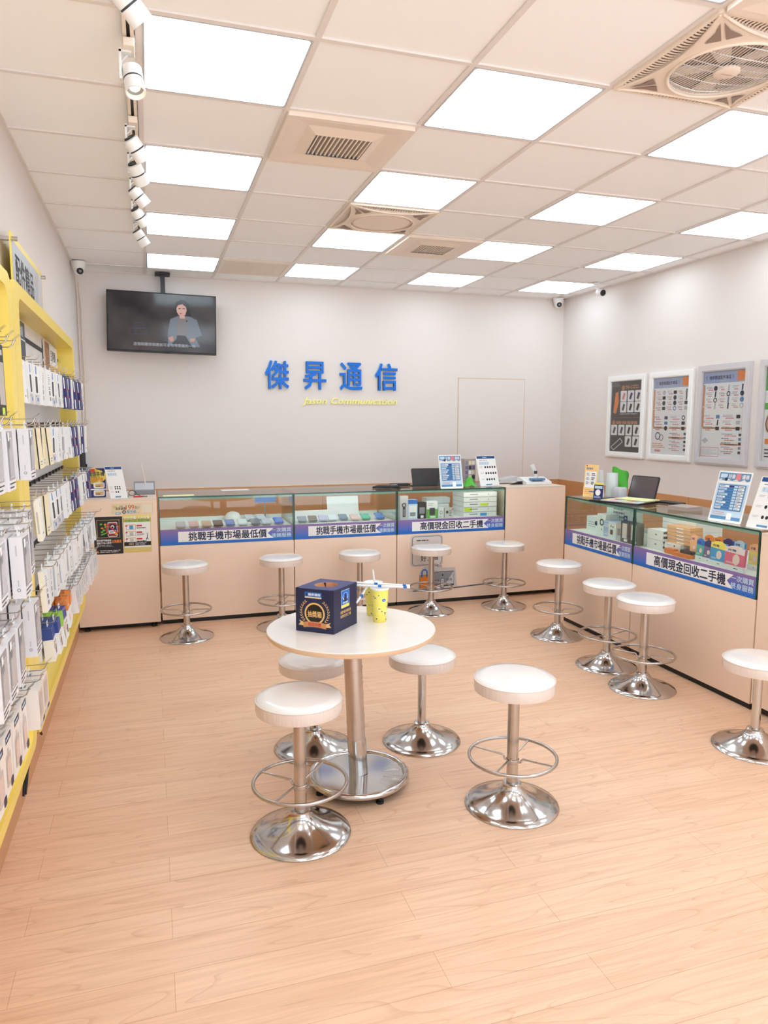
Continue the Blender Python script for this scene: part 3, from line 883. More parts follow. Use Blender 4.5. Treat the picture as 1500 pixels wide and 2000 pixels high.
# top sheet with the hole
n_ = 32
cir = [(.052 * math.cos(2 * PI * k / n_), .052 * math.sin(2 * PI * k / n_)) for k in range(n_)]
def sq(k):
    a = 2 * PI * k / n_
    c, s_ = math.cos(a), math.sin(a)
    m_ = max(abs(c) / wa, abs(s_) / wb)
    return (c / m_, s_ / m_)
oq = [sq(k) for k in range(n_)]
b.add([ft.p(*q) for q in oq] + [ft.p(*q) for q in cir], [(k, (k + 1) % n_, n_ + (k + 1) % n_, n_ + k) for k in range(n_)], NAVY)
for sx in (-1, 1):
    for sy in (-1, 1):
        pass
b.build('carton', t, bevel=0)
b = MB()
b.add([ft.p(*q) for q in cir] + [ft.p(q[0] * .94, q[1] * .94) - up * .05 for q in cir], [(k, (k + 1) % n_, n_ + (k + 1) % n_, n_ + k) for k in range(n_)], ORANGEP)
b.add([ft.p(q[0] * .94, q[1] * .94) - up * .05 for q in cir], [tuple(range(n_))], BLACK)
for k in (3, 11, 19, 27):
    q = cir[k]; q2 = cir[k + 1]
    b.add([ft.p(q[0] * .99, q[1] * .99) - up * .002, ft.p(q2[0] * .99, q2[1] * .99) - up * .002, ft.p(q[0] * .95, q[1] * .95) - up * .03], [(0, 1, 2)], BLACK)
b.build('hole_liner', t)
f = Fr(Lc, Nc - Lc, up, .0005)
b = MB()
wf = (Nc - Lc).length
b.rect(f, .044, .150, .124, .176, BLUE, 1); b.rect(f, .045, .150, .123, .156, BEIGE, 2)
b.poly(f, [(.049, .160), (.058, .160), (.0555, .172), (.0515, .172)], NAVYD, 3)
b.text(f, '傑昇通信', .061, .1605, .058, .011, PAPER, 3, bold=.02)
b.disc(f, .091, .083, .046, BLACK, 1, 32)
b.annulus(f, .091, .083, .048, .0405, GOLD, 2, 40)
b.text(f, '抽獎箱', .058, .067, .066, .027, GOLD, 3, bold=.02)
for s_ in (-1, 1):
    for k in range(9):
        a = -.75 + k * .19
        cxx, cyy = .091 + s_ * .064 * math.cos(a), .088 + .058 * math.sin(a)
        d = PI / 2 + a
        ux, uy = s_ * math.cos(d - .2), math.sin(d - .2)
        lx, ly = -uy, ux
        for w_ in (-1, 1):
            ex, ey = ux * .012 + lx * .005 * w_, uy * .012 + ly * .005 * w_
            q = [(cxx, cyy), (cxx + ex * .5 + lx * w_ * .003, cyy + ey * .5 + ly * w_ * .003), (cxx + ex, cyy + ey), (cxx + ex * .6 - lx * w_ * .001, cyy + ey * .6 - ly * w_ * .001)]
            b.poly(f, q if w_ * s_ > -2 else q, GOLD, 1)
    q = [(.091 + s_ * .048, .040), (.091 + s_ * .076, .050), (.091 + s_ * .068, .040), (.091 + s_ * .078, .028), (.091 + s_ * .048, .026)]
    b.poly(f, q if s_ < 0 else q[::-1], GOLD, 1)
ar = [(.091 + x, .030 + .006 * math.cos(x * 25)) for x in (-.054, -.036, -.018, 0, .018, .036, .054)]
b.poly(f, [(x, y - .012) for x, y in ar] + [(x, y + .012) for x, y in ar][::-1], mat('ribbon_gold', (206, 142, 92), .4), 3)
b.text(f, '祝您中獎', .060, .027, .062, .016, RED, 4, bold=.015)
b.build('front_print', t)
f = Fr(Nc, Rc - Nc, up, .0005)
b = MB()
b.rect(f, .062, .098, .133, .176, PALEB, 1); b.rect(f, .064, .112, .131, .174, BLUE, 2); b.rect(f, .064, .100, .131, .112, YPRINT, 3)
b.disc(f, .097, .147, .024, PAPER, 3, 24, .017); b.disc(f, .097, .149, .021, SIGNB, 4, 24, .014); b.poly(f, [(.083, .125), (.111, .125), (.108, .142), (.086, .142)], NAVYD, 5); b.poly(f, [(.088, .143), (.106, .143), (.101, .162), (.094, .162)], NAVYD, 5)
b.text(f, '傑昇通信', .074, .116, .046, .009, PAPER, 4)
b.text(f, '挑戰手機市場最低價', .056, .074, .090, .013, GOLD, 1); b.text(f, '高價現金回收二手機', .056, .056, .090, .013, GOLD, 1)
b.build('side_print', t)

# ---------------------------------------------------------------- cups and straws
def make_cup(x, y, label, straw):
    t = thing('drink_cup', label, 'cup', (x, y, TZ), 'yellow cups on the round table')
    b = MB(); b.lathe(mat('cup_yellow', (250, 234, 110), .4), [(.028, 0), (.031, .004), (.038, .10), (.0385, .104), (.0382, .106), (.041, .150), (.0428, .153), (.041, .156)], 36, (x, y, TZ), cap1=False)
    body = b.build('cup_body', t)
    b = MB()
    rd = random.Random(int(x * 1000))
    def wrap(cx, cz, poly, m_, lay):
        pts = []
        for px_, pz_ in poly:
            z_ = cz + pz_; r_ = .031 + (.0105) * min(1, z_ / .15) + .0004 * lay
            a = cx + px_ / r_
            pts.append((x + r_ * math.cos(a), y + r_ * math.sin(a), TZ + z_))
        b.add(pts, [tuple(range(len(pts)))], m_)
    circ_ = lambda r_, n=12, ry=None: [(r_ * math.cos(2 * PI * k / n), (ry or r_) * math.sin(2 * PI * k / n)) for k in range(n)]
    wrap(-1.35, .105, circ_(.011, 16, .0085), PAPER, 1.2); wrap(-1.35, .105, circ_(.0095, 16, .007), BLUE, 2.0)
    for k in range(26):
        a, z_ = rd.uniform(-PI, 0.3), rd.uniform(.012, .135)
        if abs(a + 1.35) < .4 and abs(z_ - .105) < .02: continue
        wrap(a, z_, circ_(rd.choice((.0016, .0026, .0032)), 8), rd.choice((STEELB, BLUE, GREEN, NAVY)), 1.5)
    for a, z_ in ((-1.9, .065), (-1.15, .045), (-2.4, .115), (-.6, .09)):
        wrap(a, z_, circ_(.009, 14), PAPER, 1.0); wrap(a, z_, circ_(.0078, 14), mat('cup_yellow'), 1.4); wrap(a, z_, [(-.005, -.002), (.004, -.003), (.005, .003), (-.003, .003)], DARK, 1.8)
    b.build('cup_print', body)
    b = MB(); b.lathe(mat('frosted_lid', (238, 240, 240), .35), [(.0435, .150), (.0435, .158), (.039, .158), (.038, .154), (0, .154)], 36, (x, y, TZ), cap0=False, cap1=False); b.build('lid', t)
    if straw:
        b = MB(); b.tube(mat('clear_straw', (232, 226, 222), .3), [(x, y, TZ + .10), (x + .004, y - .002, TZ + .158), (x - .002, y + .004, TZ + .215)], .005, 10); b.build('straw', t)
    return t
make_cup(.958, 1.105, 'yellow printed drink cup with upright straw, behind the other cup', True)
make_cup(.953, .992, 'yellow printed drink cup with wrapped straws lying on its lid', False)
STRAW = mat('straw_wrapper', (236, 234, 232), .4)
for k, (p0, p1, lab) in enumerate(((( .800, 1.075, TZ + .175), (1.085, .955, TZ + .163), 'blue-printed wrapped straw lying on the cup lids, rear of the bundle'),
                                 ((.83, 1.05, TZ + .163), (1.075, .925, TZ + .163), 'blue-printed wrapped straw lying on the cup lids, front of the bundle'),
                                 ((.842, .985, TZ + .094), (.915, 1.045, TZ + .156), 'wrapped straw slanting from the navy box up to the cups'))):
    b = MB(); b.tube(STRAW, [p0, p1], .0052, 10)
    t = b.build('wrapped_straw', org=p0); tag(t, lab, 'straw', 'wrapped straws by the cups')
    P0, P1 = Vector(p0), Vector(p1)
    for s_ in ((.08, .5, .92) if k < 2 else (.4,)):
        c = P0 + (P1 - P0) * s_
        d = (P1 - P0).normalized()
        b = MB(); b.tube(BLUE, [c - d * .008, c + d * .008], .0055, 10); b.build('wrapper_print', t)

# ---------------------------------------------------------------- counters
def banner(b, f, L_, line1, line2, ztop=.126):
    """printed strip on a case front; f.o at its lower left corner"""
    b.rect(f, 0, 0, L_, ztop, gradB, 1)
    b.rect(f, L_ * .10, .012, L_ * .80, .020, BLUE, 2)
    x0, x1 = L_ * .13, L_ * .845
    b.poly(f, [(x0, .022), (x1, .022), (x1 - .05, .064), (x1, .106), (x0, .106)], PAPER, 2)
    b.text(f, line1, L_ * .205, .030, L_ * .585, .070, NAVYD, 3, bold=.02)
    xb = x1 - .03
    b.text(f, line2[0], xb + .012, .070, L_ - xb - .030, .036, PALEB, 3, bold=.012)
    b.text(f, line2[1], xb + .012, .026, L_ - xb - .030, .036, PALEB, 3, bold=.012)
gradB = gradient_z('banner_gradient', (4, 104, 204), (138, 108, 164), .66, .77, .35)
def case(o, u, L_, depth, label, line1, line2, name='display_counter', black_left=False):
    """glass-topped counter; o = floor point of its front left corner, u = direction of the front"""
    o = Vector(o); u = Vector(u); n = u.cross(up)          # n: out of the front
    def BX(b, m_, x0, d0, z0, x1, d1, z1):
        A = o + u * x0 - n * d0; B = o + u * x1 - n * d1
        b.box(m_, A.x, A.y, z0, B.x, B.y, z1)
    t = thing(name, label, 'display counter', tuple(o))
    b = MB(); BX(b, PEACH, 0.002, 0, .035, L_ - .002, depth, .645); b.build('cabinet', t)
    b = MB(); BX(b, BLACK, .004, .012, 0, L_ - .004, depth - .02, .036); b.build('plinth', t)
    b = MB(); BX(b, DECK, .008, .010, .745, L_ - .008, depth - .01, .765); BX(b, DECK, .008, .010, .645, L_ - .008, .016, .745); BX(b, DECK, .008, depth - .02, .645, L_ - .008, depth - .01, .80); b.build('deck', t)
    b = MB(); BX(b, GLASS, .0, -.001, .645, L_, .006, 1.030); b.build('front_glass', t)
    b = MB(); BX(b, GLASS, .0, .0, 1.030, L_, depth, 1.0398); BX(b, GEDGE, 0, -.0035, 1.0298, L_, 0, 1.040); b.build('top_glass', t)
    for x in (.001, L_ - .007):
        b = MB()
        BX(b, GLASS, x, .0065, .645, x + .006, depth, 1.030)
        BX(b, GEDGE, x - .001, -.003, .645, x + .007, .0065, 1.030)
        b.build('side_glass', t)
    b = MB(); BX(b, GEDGEL, .01, .008, 1.012, L_ - .01, .020, 1.029); b.build('rail', t)
    b = MB(); BX(b, LEDSTRIP, .03, .020, 1.014, L_ - .03, .032, 1.026); b.build('light_tube', t)
    f = Fr(o + up * .648 + n * .0015 + u * .004, u, up, .0004)
    b = MB(); banner(b, f, L_ - .008, line1, line2); b.build('banner', t)
    return t
LOW = '挑戰手機市場最低價'; CASH = '高價現金回收二手機'
case((.03, 3.93, 0), (1, 0, 0), 1.085, .58, 'glass-topped counter at the back with nine phones in a row, leftmost of three', LOW, ('一次購買', '連鎖服務'))
case((1.118, 3.93, 0), (1, 0, 0), .915, .58, 'glass-topped counter at the back holding phones, middle of three', LOW, ('一次購買', '連鎖服務'))
case((2.037, 3.93, 0), (1, 0, 0), 1.055, .58, 'glass-topped counter at the back holding boxed gadgets and white drawer boxes', CASH, ('一次購買', '終身服務'))
case((3.2, 3.075, 0), (0, -1, 0), .885, .52, 'glass-topped counter along the right wall with dark hanging boxes, the farther one', LOW, ('一次購買', '連鎖服務'))
case((3.2, 2.185, 0), (0, -1, 0), 1.105, .52, 'glass-topped counter along the right wall with coloured pouches, the nearer one', CASH, ('一次購買', '終身服務'))
def cabinet(x0, y0, x1, y1, label, ztop=1.04):
    t = thing('counter_cabinet', label, 'cabinet', ((x0 + x1) / 2, (y0 + y1) / 2, 0))
    b = MB(); b.box(PEACH, x0, y0, .045, x1, y1, ztop - .018); b.build('body', t)
    b = MB(); b.box(varied('cabinet_top_laminate', (236, 216, 198), .4, .02), x0, y0, ztop - .018, x1, y1, ztop); b.build('top', t)
    for x in (x0 + .05, x1 - .05):
        for y in (y0 + .05, y1 - .05):
            b = MB(); b.lathe(BLACK, [(.022, 0), (.022, .02), (.012, .024), (.012, .045)], 16, (x, y, 0)); b.build('foot', t)
    b = MB(); b.box(BLACK, x0 + .02, y0 + .06, .01, x1 - .02, y1 - .05, .045); b.build('plinth', t)
    return t
cabinet(-.585, 3.86, .018, 4.55, 'plain peach cabinet at the back left with three posters on its front')
cabinet(3.098, 3.93, 3.722, 4.50, 'plain peach cabinet at the back right end of the glass cases')
cabinet(3.2, .38, 3.72, 1.072, 'plain peach cabinet at the near end of the right-hand counter', 1.028)

# sticker on the third case front (bubble, bag and screen only)
t = thing('counter_sticker', 'grey cut-out sticker of speech bubble, bag and screen on the back counter', 'sticker', (2.5, 3.929, .13))
f = Fr((0, 3.9298, 0), (1, 0, 0), up, .0005)
STK = mat('sticker_grey', (206, 198, 196), .5)
b = MB(); b.rrect(f, 2.165, .345, 2.475, .632, .03, STK, 1); b.poly(f, [(2.39, .35), (2.46, .35), (2.475, .318)], STK, 1)
b.poly(f, [(2.145, .118), (2.55, .118), (2.95, .138), (3.045, .152), (3.045, .160), (2.62, .142), (2.60, .322), (2.44, .322), (2.43, .342), (2.30, .342), (2.255, .30), (2.235, .135), (2.145, .126)], STK, 1)
b.build('backing', t)
b = MB()
b.rrect(f, 2.180, .358, 2.462, .620, .026, DARK, 2); b.rrect(f, 2.184, .362, 2.458, .616, .023, mat('bubble_fill', (222, 212, 208), .5), 3)
b.poly(f, [(2.40, .366), (2.448, .366), (2.470, .330)][::-1], DARK, 2); b.poly(f, [(2.405, .368), (2.443, .368), (2.463, .337)][::-1], mat('bubble_fill'), 4)
b.text(f, '好', 2.262, .392, .054, .056, DARK, 5, bold=.01); b.text(f, '省', 2.385, .400, .048, .056, DARK, 5, bold=.01); b.text(f, '又', 2.325, .396, .048, .052, DARK, 5, bold=.01)
b.bars(f, 2.22, .575, 2.40, .592, 1, DARK, 5)
b.rrect(f, 2.252, .134, 2.345, .266, .006, DARK, 2); b.rrect(f, 2.256, .138, 2.341, .262, .004, ORANGE, 3)
b.annulus(f, 2.299, .290, .030, .018, BLUE, 4, 16, 0, PI); b.rect(f, 2.269, .245, 2.281, .290, BLUE, 4); b.rect(f, 2.317, .245, 2.329, .290, BLUE, 4)
b.rrect(f, 2.342, .152, 2.588, .290, .006, DARK, 4); b.rrect(f, 2.346, .170, 2.584, .286, .005, GREY, 5); b.poly(f, [(2.50, .170), (2.584, .170), (2.584, .286)], LGREY, 6)
b.disc(f, 2.475, .256, .008, BLACK, 7); b.rrect(f, 2.456, .138, 2.492, .225, .008, DARK, 6); b.rrect(f, 2.460, .142, 2.488, .221, .006, LGREY, 7); b.disc(f, 2.474, .205, .004, BLACK, 8)
for k in range(5):
    b.rect(f, 2.385 + k * .012, .196, 2.390 + k * .012, .218, DARK, 7); b.rect(f, 2.512 + k * .012, .200, 2.517 + k * .012, .222, DARK, 7)
b.rect(f, 2.36, .136, 2.41, .165, ORANGE, 6); b.rect(f, 2.415, .134, 2.45, .150, PAPER, 6)
b.line(f, [(2.19, .124), (2.55, .128), (2.98, .150)], .008, DARK, 3)
b.build('print', t)

# posters on the left cabinet
def sheet(name, o, u, wd, ht, label, cat, grp, paper, draw):
    f = Fr(o, u, up, .0004)
    t = thing(name, label, cat, tuple(f.o), grp)
    b = MB(); b.prism(paper, [(0, 0), (wd, 0), (wd, ht), (0, ht)], f, 0, .0006); b.build('sheet', t)
    f = Fr(Vector(f.o) + f.n * .0006, u, up, .0003)
    b = MB(); draw(b, f); b.build('print', t)
    return t
def d_black(b, f):
    b.rrect(f, .022, .125, .190, .270, .008, BLACK, 1)
    for k in range(20):
        x = .026 + k * .0082
        for y in (.127, .264):
            b.poly(f, [(x, y), (x + .004, y), (x + .007, y + .005), (x + .003, y + .005)], GOLD, 2)
    for k in range(17):
        y = .129 + k * .0082
        for x in (.023, .184):
            b.poly(f, [(x, y), (x + .005, y + .003), (x + .005, y + .007), (x, y + .004)], GOLD, 2)
    b.rrect(f, .034, .138, .180, .258, .004, SOFTBLACK, 2)
    b.rrect(f, .102, .136, .172, .250, .010, PAPER, 3); b.rrect(f, .106, .140, .168, .244, .008, NAVYD, 4)
    b.disc(f, .137, .212, .013, PAPER, 5); b.disc(f, .137, .209, .008, NAVYD, 6); b.rrect(f, .110, .160, .162, .186, .003, PAPER, 5); b.bars(f, .114, .165, .158, .182, 2, DARK, 6)
    b.annulus(f, .137, .195, .050, .042, RED, 7, 32); b.line(f, [(.104, .226), (.170, .164)], .008, RED, 8)
    b.disc(f, .160, .158, .010, ORANGE, 9)
    for x, y, m_, a in ((.055, .235, GREEN, .5), (.062, .205, ORANGE, 0), (.085, .232, ORANGE, 1), (.088, .214, GREEN, 1), (.060, .175, GREEN, .3), (.074, .188, GREEN, 2)):
        b.disc(f, x, y, .010, m_, 4, 12, .006 + .003 * math.sin(a))
    b.poly(f, [(.050, .146), (.092, .160), (.095, .172), (.053, .158)], GREEN, 4)
    b.text(f, '請勿將門號帳號', .018, .100, .105, .016, PAPER, 2); b.text(f, '提給予他人使用', .018, .080, .105, .016, PAPER, 2); b.text(f, '以免觸法', .128, .086, .070, .024, ORANGE, 3, bold=.02)
    b.bars(f, .018, .058, .190, .074, 2, LGREY, 2, .35, 3)
    b.poly(f, [(.012, .012), (.034, .012), (.023, .030)], ORANGE, 2); b.bars(f, .040, .010, .195, .034, 2, LGREY, 2, .5, 5)
def d_guard(b, f):
    b.rect(f, 0, .265, .207, .295, YPRINT, 1); b.rect(f, .006, .040, .201, .240, PAPER, 1)
    b.rect(f, 0, .24, .207, .27, mat('olive_print', (196, 176, 84), .5), 1)
    b.text(f, '防止詐騙 人人有責', .010, .262, .188, .026, PAPER, 2, bold=.02); b.text(f, '守護你我 遠離詐騙', .014, .240, .180, .020, GREEN, 2, bold=.02)
    for k, m_ in enumerate((SKYB, PAPER, PAPER)):
        y = .182 - k * .052
        b.rect(f, .022, y, .092, y + .036, DARK, 2); b.rect(f, .024, y + .002, .090, y + .034, PAPER, 3); b.rect(f, .046, y + .003, .074, y + .032, m_ if k == 0 else LGREY, 4)
        b.poly(f, [(.014, y + .024), (.034, y + .024), (.024, y + .040)], RED, 5); b.rect(f, .034, y + .034, .092, y + .040, GOLD, 5)
        b.rrect(f, .098, y + .022, .140, y + .034, .004, RED, 2); b.bars(f, .100, y + .002, .172, y + .018, 2 if k == 1 else 1, DARK, 2, .5, k)
    b.disc(f, .178, .145, .008, LGREY, 3); b.line(f, [(.178, .138), (.176, .115), (.168, .098)], .006, DARK, 3); b.line(f, [(.176, .115), (.184, .098)], .005, DARK, 3)
    b.rect(f, .004, .052, .203, .084, BLACK, 3); b.rrect(f, .035, .058, .078, .078, .002, DARK, 4); b.text(f, '守護安全', .038, .061, .037, .013, GOLD, 5); b.bars(f, .086, .056, .196, .080, 3, LGREY, 4, .4, 8)
    b.bars(f, .06, .012, .14, .022, 1, BEIGE, 2)
def d_199(b, f):
    b.text(f, '帳單繳費', .032, .036, .074, .022, DARK, 1); b.text(f, '199', .106, .036, .062, .038, RED, 1, bold=.0); b.text(f, '元！', .170, .040, .034, .022, DARK, 1)
    b.disc(f, .092, .020, .014, SOFTBLACK, 1); b.text(f, '送', .084, .013, .016, .015, PAPER, 2); b.text(f, '衛生紙', .112, .008, .070, .026, SKYB, 1)
    b.bars(f, .060, .062, .100, .070, 1, DARK, 1); b.poly(f, [(.014, .052), (.038, .052), (.042, .072), (.032, .064), (.026, .076), (.020, .064), (.010, .072)], GOLD, 1)
    b.rrect(f, .030, .002, .066, .018, .002, SKYB, 1); b.rrect(f, .034, .005, .062, .015, .002, PALEB, 2)
    b.rrect(f, .222, .010, .300, .080, .006, mat('pale_paper', (236, 226, 204), .5), 1); b.disc(f, .196, .012, .005, GOLD, 1)
sheet('poster', (-.452, 3.8594, .613), (1, 0, 0), .210, .292, 'black warning poster with red prohibition ring on the left cabinet', 'poster', 'posters on the left cabinet', SOFTBLACK, d_black)
sheet('poster', (-.238, 3.8594, .617), (1, 0, 0), .207, .295, 'white and yellow notice beside the black poster on the left cabinet', 'poster', 'posters on the left cabinet', mat('mustard_sheet', (222, 200, 120), .5), d_guard)
sheet('poster', (-.318, 3.8594, .918), (1, 0, 0), .308, .086, 'beige strip notice with orange number 199 near the left cabinet top', 'poster', 'posters on the left cabinet', BEIGE, d_199)

# ---------------------------------------------------------------- things on the counters
ZC = 1.0405
def d_blue(wd, ht):
    def g(b, f):
        m = wd / .22; q = ht / .31
        X = lambda x: x * m
        Y = lambda y: y * q
        b.rect(f, X(.008), Y(.012), X(.212), Y(.300), PALEB, 1); b.rect(f, X(.008), Y(.250), X(.212), Y(.300), STEELB, 2)
        b.poly(f, [(X(.008), Y(.250))] + [(X(.008 + .204 * k / 12), Y(.256 + .008 * math.sin(k * 2.1))) for k in range(13)] + [(X(.212), Y(.250))], PAPER, 3)
        b.rect(f, X(.008), Y(.236), X(.212), Y(.252), PAPER, 3)
        b.rrect(f, X(.016), Y(.268), X(.060), Y(.292), .004, PALEB, 3); b.rrect(f, X(.120), Y(.258), X(.150), Y(.296), .004, PINKR, 3); b.text(f, '好康', X(.070), Y(.266), X(.044), Y(.026), PAPER, 4); b.text(f, '優惠', X(.158), Y(.266), X(.046), Y(.026), PAPER, 4)
        b.disc(f, X(.058), Y(.260), X(.010), NAVYD, 4)
        b.rrect(f, X(.020), Y(.070), X(.200), Y(.230), .008, STEELB, 3)
        for k in range(9):
            y = .212 - k * .0165
            b.rect(f, X(.026), Y(y), X(.112), Y(y + .011), PALEB if k % 2 else PAPER, 4); b.rect(f, X(.090 - (k % 3) * .012), Y(y), X(.122), Y(y + .011), mat('table_blue_print', (58, 118, 176), .45) if k else NAVY, 5)
            b.rect(f, X(.124), Y(y), X(.146), Y(y + .011), PALEB, 5); b.rrect(f, X(.152), Y(y), X(.192), Y(y + .012), .003, PAPER, 5); b.bars(f, X(.156), Y(y + .003), X(.188), Y(y + .009), 1, DARK, 6, .6, k)
            b.bars(f, X(.030), Y(y + .003), X(.080), Y(y + .009), 1, STEELB, 6, .6, k + 3)
        b.bars(f, X(.020), Y(.040), X(.110), Y(.062), 2, PINKR, 3, .3, 2); b.rect(f, X(.012), Y(.014), X(.208), Y(.034), STEELB, 3); b.rect(f, X(.118), Y(.016), X(.150), Y(.058), PAPER, 4)
    return g
def d_white(wd, ht, dots=((5, .62), (5, .42), (4, .22))):
    def g(b, f):
        b.rect(f, wd * .03, ht * .90, wd * .97, ht * .985, mat('stand_header', (20, 66, 130), .4), 1); b.bars(f, wd * .34, ht * .925, wd * .66, ht * .96, 1, PALEB, 2)
        b.bars(f, wd * .14, ht * .83, wd * .80, ht * .87, 1, GREY, 1)
        b.rrect(f, wd * .12, ht * .70, wd * .62, ht * .80, .003, PALEB, 1)
        for k in range(4): b.rect(f, wd * (.16 + k * .13), ht * .715, wd * (.20 + k * .13), ht * .785, LGREY, 2)
        for n_, y in dots:
            b.bars(f, wd * .10, ht * (y - .02), wd * .30, ht * (y + .03), 2, LGREY, 1, .5, n_)
            for k in range(n_):
                b.disc(f, wd * (.40 + k * .125), ht * y, wd * .042, BLACK if k < 4 or n_ != 5 else SOFTBLACK, 2, 12, wd * .05)
        b.rrect(f, wd * .30, ht * .03, wd * .62, ht * .07, .003, STEELB, 1)
    return g
def stand(o, u, v, wd, ht, label, grp, draw, paper=PAPER):
    o = Vector(o); f = Fr(o, u, v, .0004)
    t = thing('price_stand', label, 'price stand', tuple(o), grp)
    b = MB(); b.prism(paper, rr_pts(0, 0, wd, ht, .006, 3), f, 0, .002); b.build('panel', t)
    f2 = Fr(o + f.n * .002, u, v, .0004); b = MB(); draw(b, f2); b.build('print', t)
    b = MB()
    c0, c1 = f.p(wd * .08, .0), f.p(wd * .92, 0)
    back = Vector((-f.n.x, -f.n.y, 0)).normalized()
    bot = Vector((0, 0, ZC))
    A, B = f.p(wd * .1, ht * .55) - f.n * .001, f.p(wd * .9, ht * .55) - f.n * .001
    C, D = c1 + back * ht * .35, c0 + back * ht * .35
    C.z = D.z = ZC; 
    b.add([A, B, C, D], [(0, 1, 2, 3), (3, 2, 1, 0)], GLASSC)
    g = .002
    b.add([A - f.n * g, B - f.n * g, C - f.n * g, D - f.n * g], [(0, 1, 2, 3), (3, 2, 1, 0)], GLASSC)
    b.build('back_leg', t)
    return t
GS = 'leaning price stands on the counters'
stand((2.462, 3.965, ZC), (1, .10, 0), (-.02, .20, 1), .232, .305, 'blue price table stand on the back counter beside the black tablet', GS, d_blue(.232, .305))
stand((2.905, 4.07, ZC), (1, .16, 0), (-.10, .22, 1), .215, .290, 'white stand with rows of black dots on the back counter beside the green cloth', GS, d_white(.215, .290))
stand((-.322, 3.90, ZC), (1, .12, 0), (-.16, .16, 1), .128, .255, 'white stand with navy header on the left cabinet beside the crowded poster', GS, d_white(.128, .255, ((3, .36), (3, .30), (2, .2))))
stand((3.245, 1.536, ZC), (.12, -1, 0), (.22, -.02, 1), .235, .310, 'blue price table stand on the right-hand counter above the coloured pouches', GS, d_blue(.235, .310))
stand((3.235, 1.225, ZC), (.12, -1, 0), (.24, -.10, 1), .215, .300, 'white stand with black dots on the right counter, cut by the right edge', GS, d_white(.215, .300))
# crowded promo poster on the left cabinet
def d_promo(b, f):
    b.rect(f, 0, 0, .19, .23, NAVY, 1); b.disc(f, .11, .165, .085, YPRINT, 2, 14, .055); b.disc(f, .09, .170, .06, YPRINT, 2, 9, .066)
    b.text(f, '給電信手機', .03, .168, .15, .034, DARK, 3, bold=.02); b.text(f, '送好禮', .085, .128, .085, .028, ORANGE, 3, bold=.02); b.disc(f, .045, .140, .018, RED, 3); b.text(f, '免', .034, .130, .022, .020, PAPER, 4)
    b.rect(f, .075, .200, .11, .226, RED, 3); b.rect(f, 0, .058, .19, .068, PAPER, 2)
    for y in (.010, .072):
        b.rrect(f, .10, y, .182, y + .046, .012, PAPER, 3); b.rect(f, .112, y + .008, .172, y + .036, GOLD, 4); b.rect(f, .116, y + .014, .150, y + .020, DARK, 5)
        b.poly(f, [(.020, y), (.070, y + .004), (.078, y + .040), (.040, y + .046)], PALEB, 3); b.poly(f, [(.030, y + .006), (.060, y + .010), (.062, y + .034), (.038, y + .036)], BEIGE, 4)
t = thing('promo_poster', 'crowded navy and yellow promotion board standing on the left cabinet', 'poster', (-.54, 4.02, ZC))
f = Fr((-.552, 4.03, ZC), (1, .02, 0), (.02, .12, 1), .0004)
b = MB(); b.prism(PAPER, [(0, 0), (.19, 0), (.19, .23), (0, .23)], f, -.004, 0); b.build('board', t)
b = MB(); d_promo(b, f); b.build('print', t)
b = MB(); q = f.p(.095, .15); b.add([q + Vector((-.04, .004, 0)), q + Vector((.04, .004, 0)), (-.40, 4.14, ZC), (-.48, 4.14, ZC)], [(0, 1, 2, 3), (3, 2, 1, 0)], PAPER); b.build('back_leg', t)
# grey terminal with aerial, glasses and pen on the left cabinet
t = thing('card_terminal', 'grey terminal with cream stick aerial on the left cabinet', 'terminal', (-.07, 4.22, ZC))
b = MB(); b.prism(GREY, [(0, 0), (.13, 0), (.13, .035), (.06, .085), (0, .10)], Fr((-.155, 4.30, ZC), (0, -1, 0), up), -.165, 0); b.build('housing', t, bevel=.004)
b = MB(); b.prism(LGREY, [(.035, .096 - .010), (.055, .089), (.125, .040), (.115, .038)], Fr((-.145, 4.30, ZC), (0, -1, 0), up), -.145, -.0); b.build('face_plate', t)
b = MB(); b.tube(BONE, [(-.058, 4.215, ZC + .03), (-.07, 4.215, ZC + .14), (-.092, 4.22, ZC + .25)], .004, 8); b.tube(BONE, [(-.058, 4.19, ZC + .028), (-.058, 4.23, ZC + .04)], .010, 8); b.build('aerial', t)
b = MB()
b.tube(BLACK, [(-.165 + .028 * math.cos(2 * PI * k / 20), 4.04 + .014 * math.sin(2 * PI * k / 20), ZC + .026 + .019 * math.sin(2 * PI * k / 20)) for k in range(20)], .0026, 6, True)
b.tube(BLACK, [(-.19, 4.02, ZC + .012), (-.21, 3.99, ZC + .004), (-.19, 3.97, ZC + .004)], .0026, 6)
b.tube(BLACK, [(-.137, 4.04, ZC + .02), (-.10, 4.0, ZC + .004), (-.05, 3.97, ZC + .004)], .0026, 6)
tag(b.build('coiled_cable', org=(-.165, 4.04, ZC)), 'loop of black cable on the left cabinet before the grey terminal', 'cable')
b = MB(); b.tube(RED, [(-.155, 3.945, ZC + .006), (-.085, 3.955, ZC + .006)], .0055, 8); b.tube(DARK, [(-.085, 3.955, ZC + .006), (-.075, 3.9565, ZC + .006)], .004, 8, radii=[.005, .001])
tag(b.build('pen', org=(-.155, 3.945, ZC)), 'red pen lying on the left cabinet beside the black cable', 'pen')
t = thing('monitor', 'black-edged slim monitor seen from the side behind the display rack', 'monitor', (-.50, 4.45, ZC))
f = Fr((-.555, 4.44, ZC + .20), (.35, 1, 0), (.0, .06, 1))
b = MB(); b.prism(LGREY, rr_pts(-.06, 0, .14, .15, .008), f, -.012, .0); b.build('back_shell', t)
b = MB(); b.prism(SOFTBLACK, rr_pts(-.05, .0, .03, .135, .006), f, .0, .014); b.build('hinge_cover', t)
